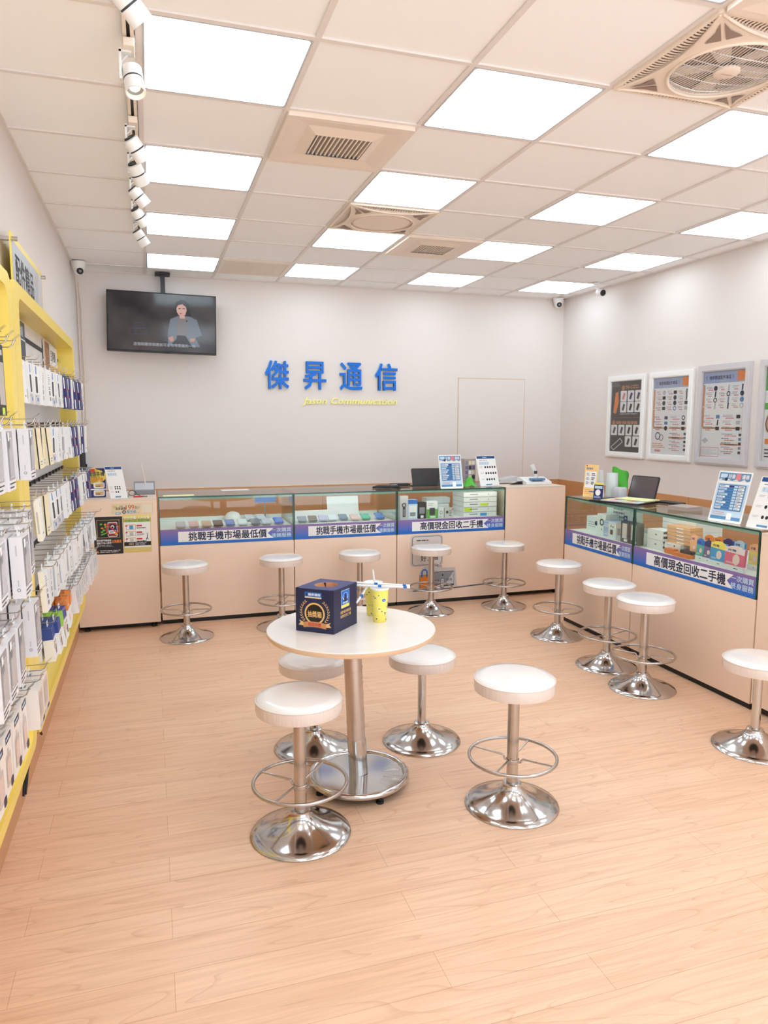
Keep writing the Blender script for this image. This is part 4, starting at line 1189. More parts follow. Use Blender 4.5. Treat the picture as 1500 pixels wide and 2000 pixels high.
b = MB(); b.prism(SOFTBLACK, rr_pts(-.06, -.0, .14, .15, .008), f, -.018, -.012); b.build('screen', t)
b = MB(); b.box(SOFTBLACK, -.56, 4.44, ZC, -.50, 4.54, ZC + .012); b.box(SOFTBLACK, -.545, 4.47, ZC + .01, -.525, 4.50, ZC + .24); b.build('stand', t)

# papers on the first case top
def paper(name, x, y, wd, dp, rot, m_, label, z=ZC, th=.0015, cat='paper', grp=None):
    b = MB(); ca, sa = math.cos(rot), math.sin(rot)
    pts = [(-wd / 2, -dp / 2), (wd / 2, -dp / 2), (wd / 2, dp / 2), (-wd / 2, dp / 2)]
    pts = [(x + a * ca - c * sa, y + a * sa + c * ca) for a, c in pts]
    b.prism(m_, pts, Fr((0, 0, z), (1, 0, 0), (0, 1, 0)), 0, th)
    return tag(b.build(name, org=(x, y, z)), label, cat, grp)
PALEY = mat('pale_yellow_paper', (240, 240, 176), .6)
paper('note_paper', .19, 4.02, .24, .09, .05, PALEY, 'pale yellow paper on the leftmost glass case')
paper('note_paper', .68, 4.36, .24, .12, .06, PAPER, 'white paper at the rear of the leftmost glass case top')
# third case top: pouch, tablet, black device, gift box, cloth
t = thing('folded_pouch', 'folded charcoal leather pouch on the middle back counter', 'pouch', (2.05, 4.2, ZC))
f = Fr((2.05, 4.2, ZC), (1, -.35, 0), (.35, 1, 0))
b = MB(); b.prism(SOFTBLACK, [(-.15, -.06), (.10, -.07), (.11, .05), (-.12, .06)], f, 0, .014); b.build('body', t, bevel=.004)
b = MB(); b.prism(DARK, [(-.12, -.055), (.06, -.062), (.08, .03), (-.06, .045)], f, .014, .024); b.tube(SOFTBLACK, [f.p(.06, -.06) + up * .012, f.p(.09, -.075) + up * .012], .013, 10); b.build('flap', t)
t = thing('card_reader', 'flat black handheld device lying behind the charcoal pouch', 'handheld device', (2.20, 4.36, ZC))
b = MB(); b.box(SOFTBLACK, 2.12, 4.32, ZC, 2.30, 4.40, ZC + .022); b.build('body', t, bevel=.006)
b = MB(); b.box(PAPER, 2.10, 4.29, ZC, 2.16, 4.315, ZC + .018); b.build('strap', t)
t = thing('tablet', 'dark tablet propped up on the back counter beside the blue price stand', 'tablet', (2.44, 4.22, ZC))
f = Fr((2.30, 4.25, ZC + .004), (1, -.12, 0), (.04, .45, 1))
b = MB(); b.prism(SOFTBLACK, rr_pts(0, 0, .285, .175, .012), f, -.010, 0); b.build('cover', t)
b = MB(); b.rrect(f, .008, .008, .277, .167, .006, mat('tablet_fabric', (50, 46, 46), .6), 1); b.build('screen', t)
b = MB(); b.prism(SOFTBLACK, [(0, 0), (.28, 0), (.28, .10), (0, .10)], Fr((2.29, 4.24, ZC), (1, -.12, 0), (.12, 1, 0)), 0, .008); b.build('base_flap', t)
t = thing('gift_box', 'photo-printed box behind the green cloth on the back counter', 'box', (2.86, 4.26, ZC))
b = MB(); b.prism(mat('photo_box', (176, 160, 158), .5), [(2.80, 4.20), (2.92, 4.22), (2.90, 4.36), (2.78, 4.34)], Fr((0, 0, ZC), (1, 0, 0), (0, 1, 0)), 0, .25); b.build('carton', t)
f = Fr((2.80, 4.1995, ZC), (.12, .02, 0), up, .0005); b = MB(); rd = random.Random(5)
for i in range(3):
    for j in range(4):
        b.rect(f, .006 + i * .038, .06 + j * .045, .038 + i * .038, .096 + j * .045, (BEIGE, DARK, PURPLE, PAPER, GREY)[rd.randrange(5)], 1)
b.build('print', t)
GC = varied('green_microfibre', (92, 190, 66), .8, .12, (30, 30, 30), .4)
def cloth(cx, cy_, z, sx, sy, sz, label, seed):
    rd = random.Random(seed); b = MB(); n_ = 18; vs = []
    for i in range(n_ + 1):
        for j in range(n_ + 1):
            u_, v_ = i / n_ * 2 - 1, j / n_ * 2 - 1
            r_ = math.hypot(u_, v_)
            hgt = sz * max(0.03, (1 - r_ * .85)) * (1 + .30 * math.sin(u_ * 7 + seed) * math.cos(v_ * 5 + seed * 2)) + .012 * sz * rd.uniform(-1, 1)
            vs.append((cx + u_ * sx * (1 + .1 * math.sin(v_ * 6)), cy_ + v_ * sy * (1 + .1 * math.cos(u_ * 5)), z + max(.002, hgt)))
    fs = [(i * (n_ + 1) + j, (i + 1) * (n_ + 1) + j, (i + 1) * (n_ + 1) + j + 1, i * (n_ + 1) + j + 1) for i in range(n_) for j in range(n_)]
    b.add(vs, fs, GC, True)
    return tag(b.build('cleaning_cloth', org=(cx, cy_, z)), label, 'cloth', 'green cleaning cloths')
cloth(2.805, 4.10, ZC, .062, .05, .10, 'bunched green cleaning cloth on the back counter between two stands', 2)
# telephone and fax on the end cabinet
t = thing('fax_telephone', 'white fax telephone with upright handset on the far end cabinet', 'telephone', (3.45, 4.15, ZC))
b = MB(); b.prism(WHITE, [(0, 0), (.20, 0), (.20, .028), (.05, .066), (0, .066)], Fr((3.38, 4.26, ZC), (0, -1, 0), up), -.27, 0); b.build('body', t, bevel=.006)
b = MB(); b.prism(LGREY, [(0, .0), (.19, .0), (.19, .018), (0, .05)], Fr((3.39, 4.25, ZC + .02), (-1, -.0, 0), up), -.0, .14); b.build('paper_tray', t, bevel=.003)
b = MB(); b.prism(SOFTBLACK, [(.02, .0), (.16, .0), (.06, .03), (.02, .03)], Fr((3.385, 4.11, ZC + .004), (-1, -.0, 0), up), 0, .012); b.build('tray_mouth', t)
b = MB(); b.box(STEELB, 3.44, 4.06, ZC + .045, 3.58, 4.12, ZC + .062); b.build('display', t)
b = MB(); b.tube(WHITE, [(3.545, 4.17, ZC + .055), (3.535, 4.18, ZC + .12), (3.505, 4.185, ZC + .185)], .02, 12, radii=[.020, .017, .020]); h_ = b.build('handset', t)
b = MB(); b.box(DARK, 3.515, 4.155, ZC + .10, 3.545, 4.166, ZC + .128); b.build('handset_display', h_)

# ---- right-hand counter top
def d_leaf(b, f):
    b.rect(f, 0, 0, .12, .26, mat('leaflet_orange', (246, 206, 140), .5), 1); b.rect(f, .010, .075, .110, .205, PAPER, 2)
    b.bars(f, .012, .218, .105, .238, 1, GREY, 2, .8); b.disc(f, .016, .25, .006, RED, 2)
    for y in (.10, .135, .17):
        b.bars(f, .018, y, .052, y + .026, 3, GREY, 3, .6, int(y * 1000)); b.bars(f, .064, y, .100, y + .026, 2, DARK, 3, .6, int(y * 900))
    b.rect(f, .054, .040, .104, .050, STEELB, 2); b.bars(f, .010, .020, .10, .066, 3, ORANGE, 2, .3, 4)
t = thing('leaflet_stand', 'tall orange and white leaflet stand at the far end of the right counter', 'leaflet stand', (3.34, 2.92, ZC))
f = Fr((3.30, 2.99, ZC), (.45, -1, 0), (.10, .05, 1), .0004)
b = MB(); b.prism(PAPER, [(0, 0), (.12, 0), (.12, .26), (0, .26)], f, -.003, 0); b.build('board', t)
b = MB(); d_leaf(b, f); b.build('print', t)
b = MB(); b.prism(PAPER, [(0, 0), (.12, 0), (.12, .22), (0, .22)], Fr((3.40, 3.02, ZC), (.45, -1, 0), (-.16, -.08, 1)), -.002, 0); b.build('back_board', t)
t = thing('plastic_pot', 'translucent white plastic pot behind the orange leaflet stand', 'pot', (3.53, 2.93, ZC))
b = MB(); b.lathe(mat('frosted_plastic', (226, 232, 230), .35), [(.048, 0), (.050, .01), (.044, .19), (.040, .19), (.040, .02)], 28, (3.53, 2.93, ZC), cap1=True); b.build('body', t)
b = MB(); b.lathe(LGREY, [(.056, .0), (.058, .07), (.050, .085)], 28, (3.505, 2.79, ZC), cap1=True)
tag(b.build('tape_roll', org=(3.505, 2.79, ZC)), 'squat grey-white plastic pot beside the taller translucent pot', 'pot')
b = MB()
n_ = 12; vs = []
for i in range(n_ + 1):
    for j in range(n_ + 1):
        u_, v_ = i / n_, j / n_
        vs.append((3.622 + .016 * math.sin(v_ * 4 + u_ * 5) + .02 * u_, 3.055 - u_ * .16 - .012 * math.sin(v_ * 7), ZC + .004 + v_ * .225 * (1 - .22 * u_ * u_) + .008 * math.sin(u_ * 9) * v_))
fs = [(i * (n_ + 1) + j, (i + 1) * (n_ + 1) + j, (i + 1) * (n_ + 1) + j + 1, i * (n_ + 1) + j + 1) for i in range(n_) for j in range(n_)]
b.add(vs, fs, GC, True); b.add([Vector(p) + Vector((.006, 0, 0)) for p in vs], [tuple(reversed(q)) for q in fs], GC, True)
tag(b.build('cleaning_cloth', org=(3.63, 2.9, ZC)), 'green cleaning cloth standing behind the pots on the right-hand counter', 'cloth', 'green cleaning cloths')
t = thing('small_card', 'small navy printed card standing before the orange leaflet stand', 'card', (3.28, 2.76, ZC))
f = Fr((3.262, 2.79, ZC), (.35, -1, 0), (.08, .0, 1), .0004)
b = MB(); b.prism(NAVY, [(0, 0), (.085, 0), (.085, .115), (0, .115)], f, -.002, 0); b.build('board', t)
b = MB(); b.rect(f, .008, .085, .077, .106, PALEB, 1); b.disc(f, .04, .055, .024, PAPER, 1); b.bars(f, .010, .012, .075, .028, 2, PALEB, 1, .4, 2); b.rect(f, -.0, .115, .085, .130, YPRINT, 1); b.build('print', t)
t = thing('tablet', 'tablet in a black folding case propped on the right-hand counter', 'tablet', (3.63, 2.68, ZC))
f = Fr((3.585, 2.80, ZC + .004), (.28, -1, 0), (.42, .22, 1))
b = MB(); b.prism(BLACK, rr_pts(0, 0, .25, .19, .012), f, -.010, 0); b.build('case', t)
b = MB(); b.rrect(f, .008, .008, .242, .182, .006, mat('tablet_glass', (92, 82, 82), .08), 1); b.build('screen', t)
b = MB(); b.add([f.p(.0, .0, -16), f.p(.0, .16, -16), (3.685, 2.86, ZC), (3.60, 2.83, ZC), f.p(.20, .0, -16), f.p(.20, .16, -16), (3.70, 2.62, ZC), (3.655, 2.60, ZC)], [(0, 1, 2), (1, 5, 6, 2), (4, 6, 5), (0, 2, 3), (0, 4, 5, 1), (2, 6, 4, 0)], BLACK); b.build('kickstand', t)
t = thing('clipboard_folder', 'open black folder of printed leaflets on the right-hand counter', 'folder', (3.36, 2.52, ZC))
f = Fr((3.36, 2.52, ZC), (.42, -1, 0), (1, .42, 0))
b = MB(); b.prism(BLACK, rr_pts(-.22, -.15, .19, .16, .01), f, 0, .012); b.build('cover', t, bevel=.003)
f2 = Fr((3.37, 2.50, ZC + .0125), (.42, -1, 0), (1, .42, 0), .0006)
b = MB(); b.prism(PAPER, [(-.15, -.13), (.16, -.13), (.16, .10), (-.15, .10)], f2, 0, .006); sh = b.build('leaflet', t)
f3 = Fr(f2.o + up * .0062, f2.u, f2.v, .0006)
b = MB()
for k in range(6): b.rect(f3, -.14 + k * .05, -.12, -.10 + k * .05, -.04 + .02 * (k % 3), (YPRINT, PINKR, PALEB, YPRINT, ORANGEP, PALEB)[k], 1)
b.bars(f3, -.14, .0, .15, .08, 4, GREY, 1, .4, 5); b.build('leaflet_print', sh)
b = MB(); b.prism(PALEY, [(-.10, -.02), (.18, -.05), (.19, .12), (-.08, .13)], f2, .010, .016); b.build('yellow_sheet', t)
t = thing('black_tray', 'thin black folder lying behind the open leaflet folder', 'folder', (3.58, 2.36, ZC))
b = MB(); b.prism(SOFTBLACK, [(3.57, 2.46), (3.61, 2.24), (3.70, 2.27), (3.68, 2.47)], Fr((0, 0, ZC), (1, 0, 0), (0, 1, 0)), 0, .012); b.build('cover', t)
for k, (dz, lab) in enumerate(((0, 'flat grey-brown box, lower of two on the right-hand counter top'), (.014, 'flat grey-brown box, upper of two on the right-hand counter top'))):
    b = MB(); b.prism(mat('taupe_card', (176, 160, 152), .5), [(3.38, 2.07), (3.40, 1.90), (3.55, 1.93), (3.53, 2.10)], Fr((0, 0, ZC + dz), (1, 0, 0), (0, 1, 0)), 0, .013)
    tag(b.build('flat_box', org=(3.46, 2.0, ZC + dz)), lab, 'box', 'flat boxes on the right-hand counter')
t = thing('desk_phone', 'grey desk terminal behind the blue price stand on the right counter', 'terminal', (3.62, 1.35, ZC))
b = MB(); b.prism(LGREY, [(0, 0), (.13, 0), (.11, .10), (.02, .13), (-.03, .13)], Fr((3.56, 1.42, ZC), (1, 0, 0), up), 0, .16); b.build('housing', t, bevel=.005)
b = MB(); b.prism(DARK, [(.0, .02), (.002, .02), (-.024, .11), (-.026, .11)], Fr((3.556, 1.40, ZC), (1, 0, 0), up), 0, .12); b.build('keypad', t)

# ---------------------------------------------------------------- inside the back cases
ZD = .7655
PHC = [(168, 160, 170), (196, 150, 150), (176, 140, 120), (86, 60, 48), (92, 110, 170), (190, 200, 206), (120, 120, 130), (188, 190, 196), (70, 110, 200)]
def phone(x, y, rgb, label, grp, rot=0.0, tiltz=.018, scr_=None):
    nm = 'phone_%d_%d_%d' % rgb
    t = thing('display_phone', label, 'phone', (x, y, ZD), grp)
    f = Fr((x, y, ZD + .014), (math.cos(rot), math.sin(rot), 0), (-math.sin(rot) * .98, math.cos(rot) * .98, .16))
    b = MB(); b.prism(mat(nm, rgb, .25), rr_pts(-.038, -.075, .038, .075, .010, 4), f, .012, .021); b.build('body', t)
    f2 = Fr(f.o + f.n * .021, f.u, f.v, .0003)
    b = MB(); b.rrect(f2, -.035, -.072, .035, .072, .008, scr_ or mat(nm + '_glass', tuple(min(255, int(c * 1.12)) for c in rgb), .08), 1)
    b.build('screen', t)
    b = MB(); b.prism(GLASSC, [(-.03, -.07), (.03, -.07), (.03, .07), (-.03, .07)], f, .0, .012); b.build('acrylic_rest', t)
PN = ['mauve-grey', 'pinkish', 'brown', 'dark brown', 'violet-blue', 'silver', 'grey', 'pale grey', 'bright blue']
for k, (x, y) in enumerate(((.20, 4.05), (.305, 4.05), (.405, 4.05), (.50, 4.06), (.60, 4.07), (.705, 4.08), (.81, 4.07), (.905, 4.08), (1.01, 4.09))):
    phone(x, y, PHC[k], PN[k] + ' phone, ' + ORD[k] + ' from the left in the leftmost glass case', 'phones in the leftmost glass case')
for k, (x, y) in enumerate(((.80, 4.36), (.90, 4.36))):
    phone(x, y, (190, 196, 204), 'pale phone in the back row of the leftmost glass case, ' + ORD[k] + ' of two', 'phones in the leftmost glass case')
PH2 = [((130, 140, 160), 'grey-blue'), ((110, 104, 100), 'dark taupe'), ((176, 176, 206), 'lilac'), ((206, 212, 222), 'silver'), ((96, 120, 140), 'slate'), ((214, 180, 176), 'rose'), ((60, 170, 140), 'green'), ((60, 120, 200), 'blue')]
for k, x in enumerate((1.22, 1.315, 1.41, 1.50, 1.60, 1.695, 1.80, 1.935)):
    phone(x, 4.10 + .012 * k % .05, PH2[k][0], PH2[k][1] + ' phone, ' + ORD[k] + ' from the left in the middle glass case', 'phones in the middle glass case', rot=-.12)
b = MB(); b.prism(PAPER, [(0, 0), (.30, 0), (.30, .19), (0, .19)], Fr((1.52, 4.40, ZD), (1, 0, 0), (0, .25, 1)), 0, .002)
tag(b.build('paper_sign', org=(1.52, 4.40, ZD)), 'blank white sheet leaning inside the middle glass case', 'paper')
b = MB(); b.box(PAPER, 1.19, 4.34, ZD, 1.62, 4.385, ZD + .07)
tag(b.build('white_tray', org=(1.4, 4.35, ZD)), 'long white tray at the rear of the middle glass case', 'tray')
b = MB(); b.lathe(WHITE, [(.075, 0), (.075, .012), (.070, .04), (.050, .068), (.022, .080), (0, .082)], 28, (.66, 4.40, ZD), cap1=False)
tag(b.build('phone_dome', org=(.66, 4.40, ZD)), 'white dome-shaped holder at the rear of the leftmost glass case', 'holder')
t = thing('blue_sign', 'blue card on a grey post at the rear of the leftmost glass case', 'sign', (.95, 4.44, ZD))
b = MB(); b.prism(BLUE, [(0, 0), (.19, 0), (.19, .075), (0, .075)], Fr((.86, 4.44, ZD + .15), (1, 0, 0), up), 0, .006); b.build('card', t)
b = MB(); b.box(GREY, .945, 4.442, ZD, .957, 4.450, ZD + .22); b.box(GREY, .91, 4.42, ZD, .99, 4.47, ZD + .006); b.build('post', t)
def gbox(name, x, y, wd, dp, ht, m_, label, cat, grp, draw=None, u=(1, 0, 0), z=ZD, parts=None):
    """a small carton: x,y of its front left corner"""
    uu_ = Vector(u).normalized(); nn = uu_.cross(up)
    t = thing(name, label, cat, (x, y, z), grp)
    o = Vector((x, y, z)); bk = -nn
    b = MB(); b.prism(m_, [(0, 0), (wd, 0), (wd, ht), (0, ht)], Fr(o, u, up), -dp, 0); b.build('carton', t)
    if draw:
        b = MB(); draw(b, Fr(o, u, up, .0005), wd, ht); b.build('print', t)
    return t
GB = 'boxed gadgets in the third back glass case'
def dm(b, f, w_, h_):
    b.disc(f, w_ / 2, h_ * .62, w_ * .28, DARK, 1); b.disc(f, w_ / 2, h_ * .62, w_ * .16, LGREY, 2); b.rrect(f, w_ * .32, h_ * .12, w_ * .68, h_ * .55, .006, DARK, 2); b.rrect(f, w_ * .40, h_ * .16, w_ * .60, h_ * .46, .004, GREY, 3)
gbox('gadget_box', 2.085, 3.99, .075, .05, .215, mat('box_silver', (206, 204, 206), .4), 'tall silver box picturing a microphone, leftmost in the third back case', 'box', GB, dm)
def dblu(b, f, w_, h_):
    b.rect(f, 0, h_ * .78, w_, h_, BLUE, 1); b.rect(f, w_ * .1, h_ * .05, w_ * .9, h_ * .70, PAPER, 1); b.rrect(f, w_ * .2, h_ * .15, w_ * .8, h_ * .35, .004, GREY, 2)
gbox('gadget_box', 2.175, 4.03, .09, .06, .175, PALEB, 'white box with blue top beside the silver microphone box', 'box', GB, dblu)
def ddk(b, f, w_, h_): b.rrect(f, w_ * .12, h_ * .3, w_ * .88, h_ * .7, .006, GREY, 1); b.rect(f, w_ * .3, h_ * .05, w_ * .7, h_ * .2, PAPER, 1)
gbox('gadget_box', 2.275, 4.03, .07, .06, .15, SOFTBLACK, 'small dark box between the blue-topped and green boxes', 'box', GB, ddk)
def dgr(b, f, w_, h_): b.rect(f, 0, 0, w_, h_ * .55, GREEN, 1); b.rrect(f, w_ * .25, h_ * .2, w_ * .75, h_ * .62, .006, DARK, 2); b.rect(f, w_ * .3, h_ * .04, w_ * .8, h_ * .14, PAPER, 2); b.bars(f, w_ * .1, h_ * .75, w_ * .8, h_ * .92, 2, GREY, 1, .4)
gbox('gadget_box', 2.352, 4.02, .105, .06, .155, PAPER, 'white and green box in the third back case', 'box', GB, dgr)
def dgy(b, f, w_, h_): b.annulus(f, w_ / 2, h_ * .5, w_ * .3, w_ * .2, GREY, 1); b.bars(f, w_ * .1, h_ * .05, w_ * .9, h_ * .2, 2, GREY, 1, .4)
gbox('gadget_box', 2.468, 4.03, .055, .05, .10, mat('box_pale', (222, 224, 222), .4), 'small pale box with ring picture right of the green box', 'box', GB, dgy)
gbox('gadget_box', 2.530, 4.03, .085, .05, .085, mat('box_greige', (200, 196, 190), .4), 'small grey box with dark icons right of the ring-picture box', 'box', GB, lambda b, f, w_, h_: (b.disc(f, w_ * .3, h_ * .6, w_ * .16, DARK, 1), b.bars(f, w_ * .55, h_ * .15, w_ * .9, h_ * .85, 4, DARK, 1, .4, 3), b.disc(f, w_ * .9, h_ * .9, .006, RED, 2)))
for k in range(5):
    z = ZD + k * .046
    def dd(b, f, w_, h_, k=k):
        b.rect(f, .0, h_ - .004, w_, h_, LGREY, 1); b.rect(f, w_ * .18, h_ * .45, w_ * .42, h_ * .62, GREY, 2); b.disc(f, w_ * .74, h_ * .5, .004, RED if k < 4 else DARK, 2)
        if k == 0: b.rect(f, w_ * .50, h_ * .15, w_ * .70, h_ * .75, SKYB, 2)
        if k == 1: b.rect(f, w_ * .02, h_ * .1, w_ * .24, h_ * .9, LIME, 2)
        if k == 2: b.rect(f, w_ * .50, h_ * .2, w_ * .74, h_ * .75, LIME, 2)
    gbox('storage_box', 2.715, 4.02, .335, .26, .044, mat('box_white', (236, 236, 232), .4), 'flat white storage box, ' + ('lowest', 'second', 'third', 'fourth', 'topmost')[k] + (' of five stacked' if k in (0, 4) else ' from the bottom of five stacked') + ' in the third back case', 'box', 'white storage boxes in the back case', dd, z=z)
for k in range(3):
    gbox('storage_box', 2.42 + k * .02, 4.25 + k * .03, .24, .12, .05, mat('box_pale'), 'pale flat box behind the small gadgets, ' + ('bottom', 'middle', 'top')[k] + ' of three in the third back case', 'box', 'pale boxes in the back case', None, z=ZD + k * .052)

# ---------------------------------------------------------------- inside the right cases
GF = 'boxed gadgets in the far right glass case'
RU = (0, -1, 0)
MINT = mat('box_mint_white', (226, 238, 230), .4)
def pic(b, f, w_, h_): b.bars(f, w_ * .15, h_ * .25, w_ * .85, h_ * .7, 3, GREY, 1, .3, 4); b.disc(f, w_ * .7, h_ * .6, w_ * .1, DARK, 1)
gbox('gadget_box', 3.36, 2.99 + .02, .19, .12, .115, MINT, 'wide pale box at the far end of the far right case', 'box', GF, pic, RU)
gbox('gadget_box', 3.32, 2.805, .11, .12, .16, MINT, 'pale box picturing a headset behind the blue boxes, far right case', 'box', GF, lambda b, f, w_, h_: (b.annulus(f, w_ * .55, h_ * .6, w_ * .25, w_ * .15, DARK, 1, 20), b.disc(f, w_ * .55, h_ * .25, .008, GREY, 1)), RU)
gbox('gadget_box', 3.49, 2.93, .30, .12, .23, MINT, 'tall pale box at the rear of the far right case', 'box', GF, lambda b, f, w_, h_: b.bars(f, w_ * .3, h_ * .5, w_ * .95, h_ * .9, 3, GREY, 1, .5, 7), RU)
for k in range(2):
    gbox('gadget_box', 3.30, 2.690, .10, .10, .06, mat('box_baby_blue', (172, 196, 226), .4), 'small pale blue box, ' + ('lower', 'upper') [k] + ' of two in the far right case', 'box', GF, lambda b, f, w_, h_: b.bars(f, w_ * .1, h_ * .2, w_ * .9, h_ * .7, 2, PAPER, 1, .4, 9), RU, z=ZD + k * .061)
gbox('gadget_box', 3.27, 2.585, .095, .09, .125, MINT, 'pale green-white box with black earphones picture, far right case', 'box', GF, lambda b, f, w_, h_: (b.rrect(f, w_ * .25, h_ * .25, w_ * .6, h_ * .55, .006, DARK, 1), b.disc(f, w_ * .35, h_ * .75, .007, DARK, 1), b.disc(f, w_ * .6, h_ * .72, .007, DARK, 1)), RU)
gbox('gadget_box', 3.265, 2.485, .075, .08, .13, mat('box_stone', (190, 192, 184), .4), 'grey-green box left of the dark hanging boxes, far right case', 'box', GF, lambda b, f, w_, h_: b.rrect(f, w_ * .25, h_ * .3, w_ * .75, h_ * .7, .006, GREY, 1), RU)
def charger(y, label, ring_):
    t = gbox('charger_box', 3.255, y, .095, .05, .155, mat('box_charcoal', (82, 78, 76), .45), label, 'box', 'dark charger boxes in the far right glass case', None, RU)
    f = Fr((3.255, y, ZD), RU, up, .0005)
    b = MB(); b.rrect(f, .018, .030, .072, .140, .003, mat('box_bone', (216, 212, 204), .4), 1); b.rect(f, .04, .008, .078, .026, PAPER, 1)
    if ring_: b.annulus(f, .045, .085, .020, .018, GREY, 2)
    b.build('print', t)
    b = MB(); b.ring(NAVYD, rr_pts(.028, .156, .066, .196, .004, 2), rr_pts(.034, .170, .060, .184, .002, 2), f, -.004, .0); b.build('hang_tab', t)
charger(2.412, 'charcoal charger box with navy hanging tab, farther of two', False)
charger(2.308, 'charcoal charger box with navy hanging tab and ring picture, nearer of two', True)
GG = 'stock in the near right glass case'
for k in range(5):
    gbox('storage_box', 3.42, 2.165, .33, .22, .044, mat('box_white'), 'large flat white box, ' + ('lowest', 'second', 'third', 'fourth', 'topmost')[k] + (' of five stacked' if k in (0, 4) else ' from the bottom of five stacked') + ' in the near right case', 'box', 'large white boxes in the near right case', lambda b, f, w_, h_: b.rect(f, 0, h_ - .003, w_, h_, LGREY, 1), RU, z=ZD + k * .045)
for k in range(2):
    gbox('storage_box', 3.29, 2.155, .16, .11, .066, mat('box_white'), 'white drawer box with grey handle, ' + ('lower', 'upper')[k] + ' of two in the near right case', 'box', 'drawer boxes in the near right case', lambda b, f, w_, h_: (b.rect(f, w_ * .5, h_ * .45, w_ * .62, h_ * .6, GREY, 1), b.rect(f, 0, h_ - .002, w_, h_, LGREY, 1)), RU, z=ZD + k * .067)
ORS = mat('box_orange_tan', (228, 172, 118), .45)
for k in range(5):
    z = ZD + .066 + k * .024
    gbox('charger_pack', 3.32 - .002 * k, 1.985, .225, .10, .022, ORS, 'flat orange-edged pack, ' + ('lowest', 'second', 'third', 'fourth', 'topmost')[k] + (' of its stack' if k in (0, 4) else ' from the bottom of its stack') + ' in the near right case', 'box', 'flat orange-edged packs', lambda b, f, w_, h_: (b.rect(f, w_ * .42, h_ * .2, w_ * .72, h_ * .5, PAPER, 1), b.rect(f, 0, h_ * .85, w_, h_, LGREY, 1)), RU, z=z)
for k in range(8):
    gbox('slim_pack', 3.295, 2.03 - .0, .04, .10, .012, mat('box_white') if k % 2 == 0 else DARK, 'slim dark and white pack beside the orange stack, ' + ORD[k] + ' from the bottom', 'box', 'slim packs beside the orange stack', None, RU, z=ZD + k * .0165)
for k in range(2):
    gbox('cable_box', 3.30, 1.985, .155, .10, .032, mat('box_white'), 'flat white box under the orange stack, ' + ('lower', 'upper')[k] + ' of two', 'box', 'flat white boxes under the orange stack', lambda b, f, w_, h_: (b.bars(f, w_ * .1, h_ * .3, w_ * .5, h_ * .7, 1, LGREY, 1), b.disc(f, w_ * .62, h_ * .5, .006, BLACK, 1)), RU, z=ZD + k * .0325)
for k in range(3):
    gbox('cable_box', 3.36 + k * .01, 1.80 - k * .02, .17, .12, .030, mat('box_pale'), 'flat grey-white box right of the orange stack, ' + ('bottom', 'middle', 'top')[k] + ' of three', 'box', 'flat grey boxes right of the orange stack', None, RU, z=ZD + k * .031)
OR2 = mat('box_bright_orange', (232, 130, 66), .45)
gbox('cable_box', 3.255, 1.93, .085, .04, .034, OR2, 'bright orange flat box near the case front, left one', 'box', 'bright orange boxes', None, RU)
gbox('cable_box', 3.240, 1.835, .16, .05, .024, OR2, 'bright orange flat box near the case front, right one', 'box', 'bright orange boxes', None, RU)
gbox('cable_box', 3.265, 1.79, .11, .08, .020, DARK, 'dark flat box lying on the bright orange box', 'box', GG, None, RU, z=ZD + .025)
def pouch(y, wd, ht, m_, m2, label, x=3.262, step=0, kk=0):
    t = thing('hanging_pouch', label, 'pouch', (x, y, ZD), 'coloured pouches in the near right case')
    f = Fr((x, y, ZD + .03), RU, (.08, 0, 1), .0005)
    b = MB(); b.prism(m_, rr_pts(0, 0, wd, ht, .004, 2), f, -.018, 0); b.build('pack', t, bevel=.004)
    b = MB(); b.poly(f, [(0, ht * .72), (wd, ht * .66), (wd, ht), (0, ht)], m2, 1); b.disc(f, wd * .6, ht * .35, wd * .18, mat('pouch_pale', (240, 214, 206), .4), 1, 14, wd * .22); b.bars(f, wd * .1, ht * .08, wd * .6, ht * .2, 2, PAPER, 2, .4, kk); b.text(f, '充電', wd * .12, ht * .78, wd * .45, ht * .13, NAVY, 2); b.build('print', t)
    b = MB(); b.prism(m2, [(wd / 2 + .34 * wd * math.cos(PI * k / 10), ht + .011 * math.sin(PI * k / 10)) for k in range(11)], f, -.004, -.001); b.build('hang_tab', t)
    b = MB(); b.prism(DECK, [(0, -.03), (wd, -.03), (wd, .0), (0, .0)], Fr((x - .004, y, ZD + .03), RU, up), -.02, 0); f4 = Fr((x - .004, y, ZD + .03), RU, up, .0005); b.rect(f4, wd * .5, -.022, wd * .85, -.008, PAPER, 1); b.bars(f4, wd * .55, -.019, wd * .8, -.011, 1, DARK, 2, .6, kk); b.build('price_block', t)
ORN = mat('pouch_orange', (240, 176, 130), .4)
pouch(1.735, .062, .115, ORN, ORN, 'orange pouch leftmost in the near right case', 3.290, kk=1)
pouch(1.665, .066, .10, TEAL, BLUE, 'teal pouch with blue top in the near right case', 3.280, kk=2)
pouch(1.592, .066, .10, PURPLE, NAVY, 'dull purple pouch in the near right case', 3.275, kk=3)
pouch(1.518, .120, .11, mat('pouch_blue', (70, 160, 216), .4), YPRINT, 'bright blue pouch with yellow top in the near right case', 3.258, kk=4)
pouch(1.385, .150, .105, PINK, mat('pouch_white_pink', (240, 224, 226), .4), 'pink pouch rightmost in the near right case', 3.245, kk=5)
for k, (y, m_, m2, nm) in enumerate(((1.70, ORN, ORANGE, 'orange'), (1.62, ORN, ORANGE, 'second orange'), (1.54, BLUE, NAVY, 'dark blue'), (1.46, SKYB, PALEB, 'pale-topped blue'), (1.33, mat('pouch_yellow', (232, 214, 120), .4), ORN, 'yellow'))):
    pouch(y, .08, .115, m_, m2, nm + ' pouch in the rear row of the near right case', 3.37 + .01 * (k % 2), kk=10 + k)

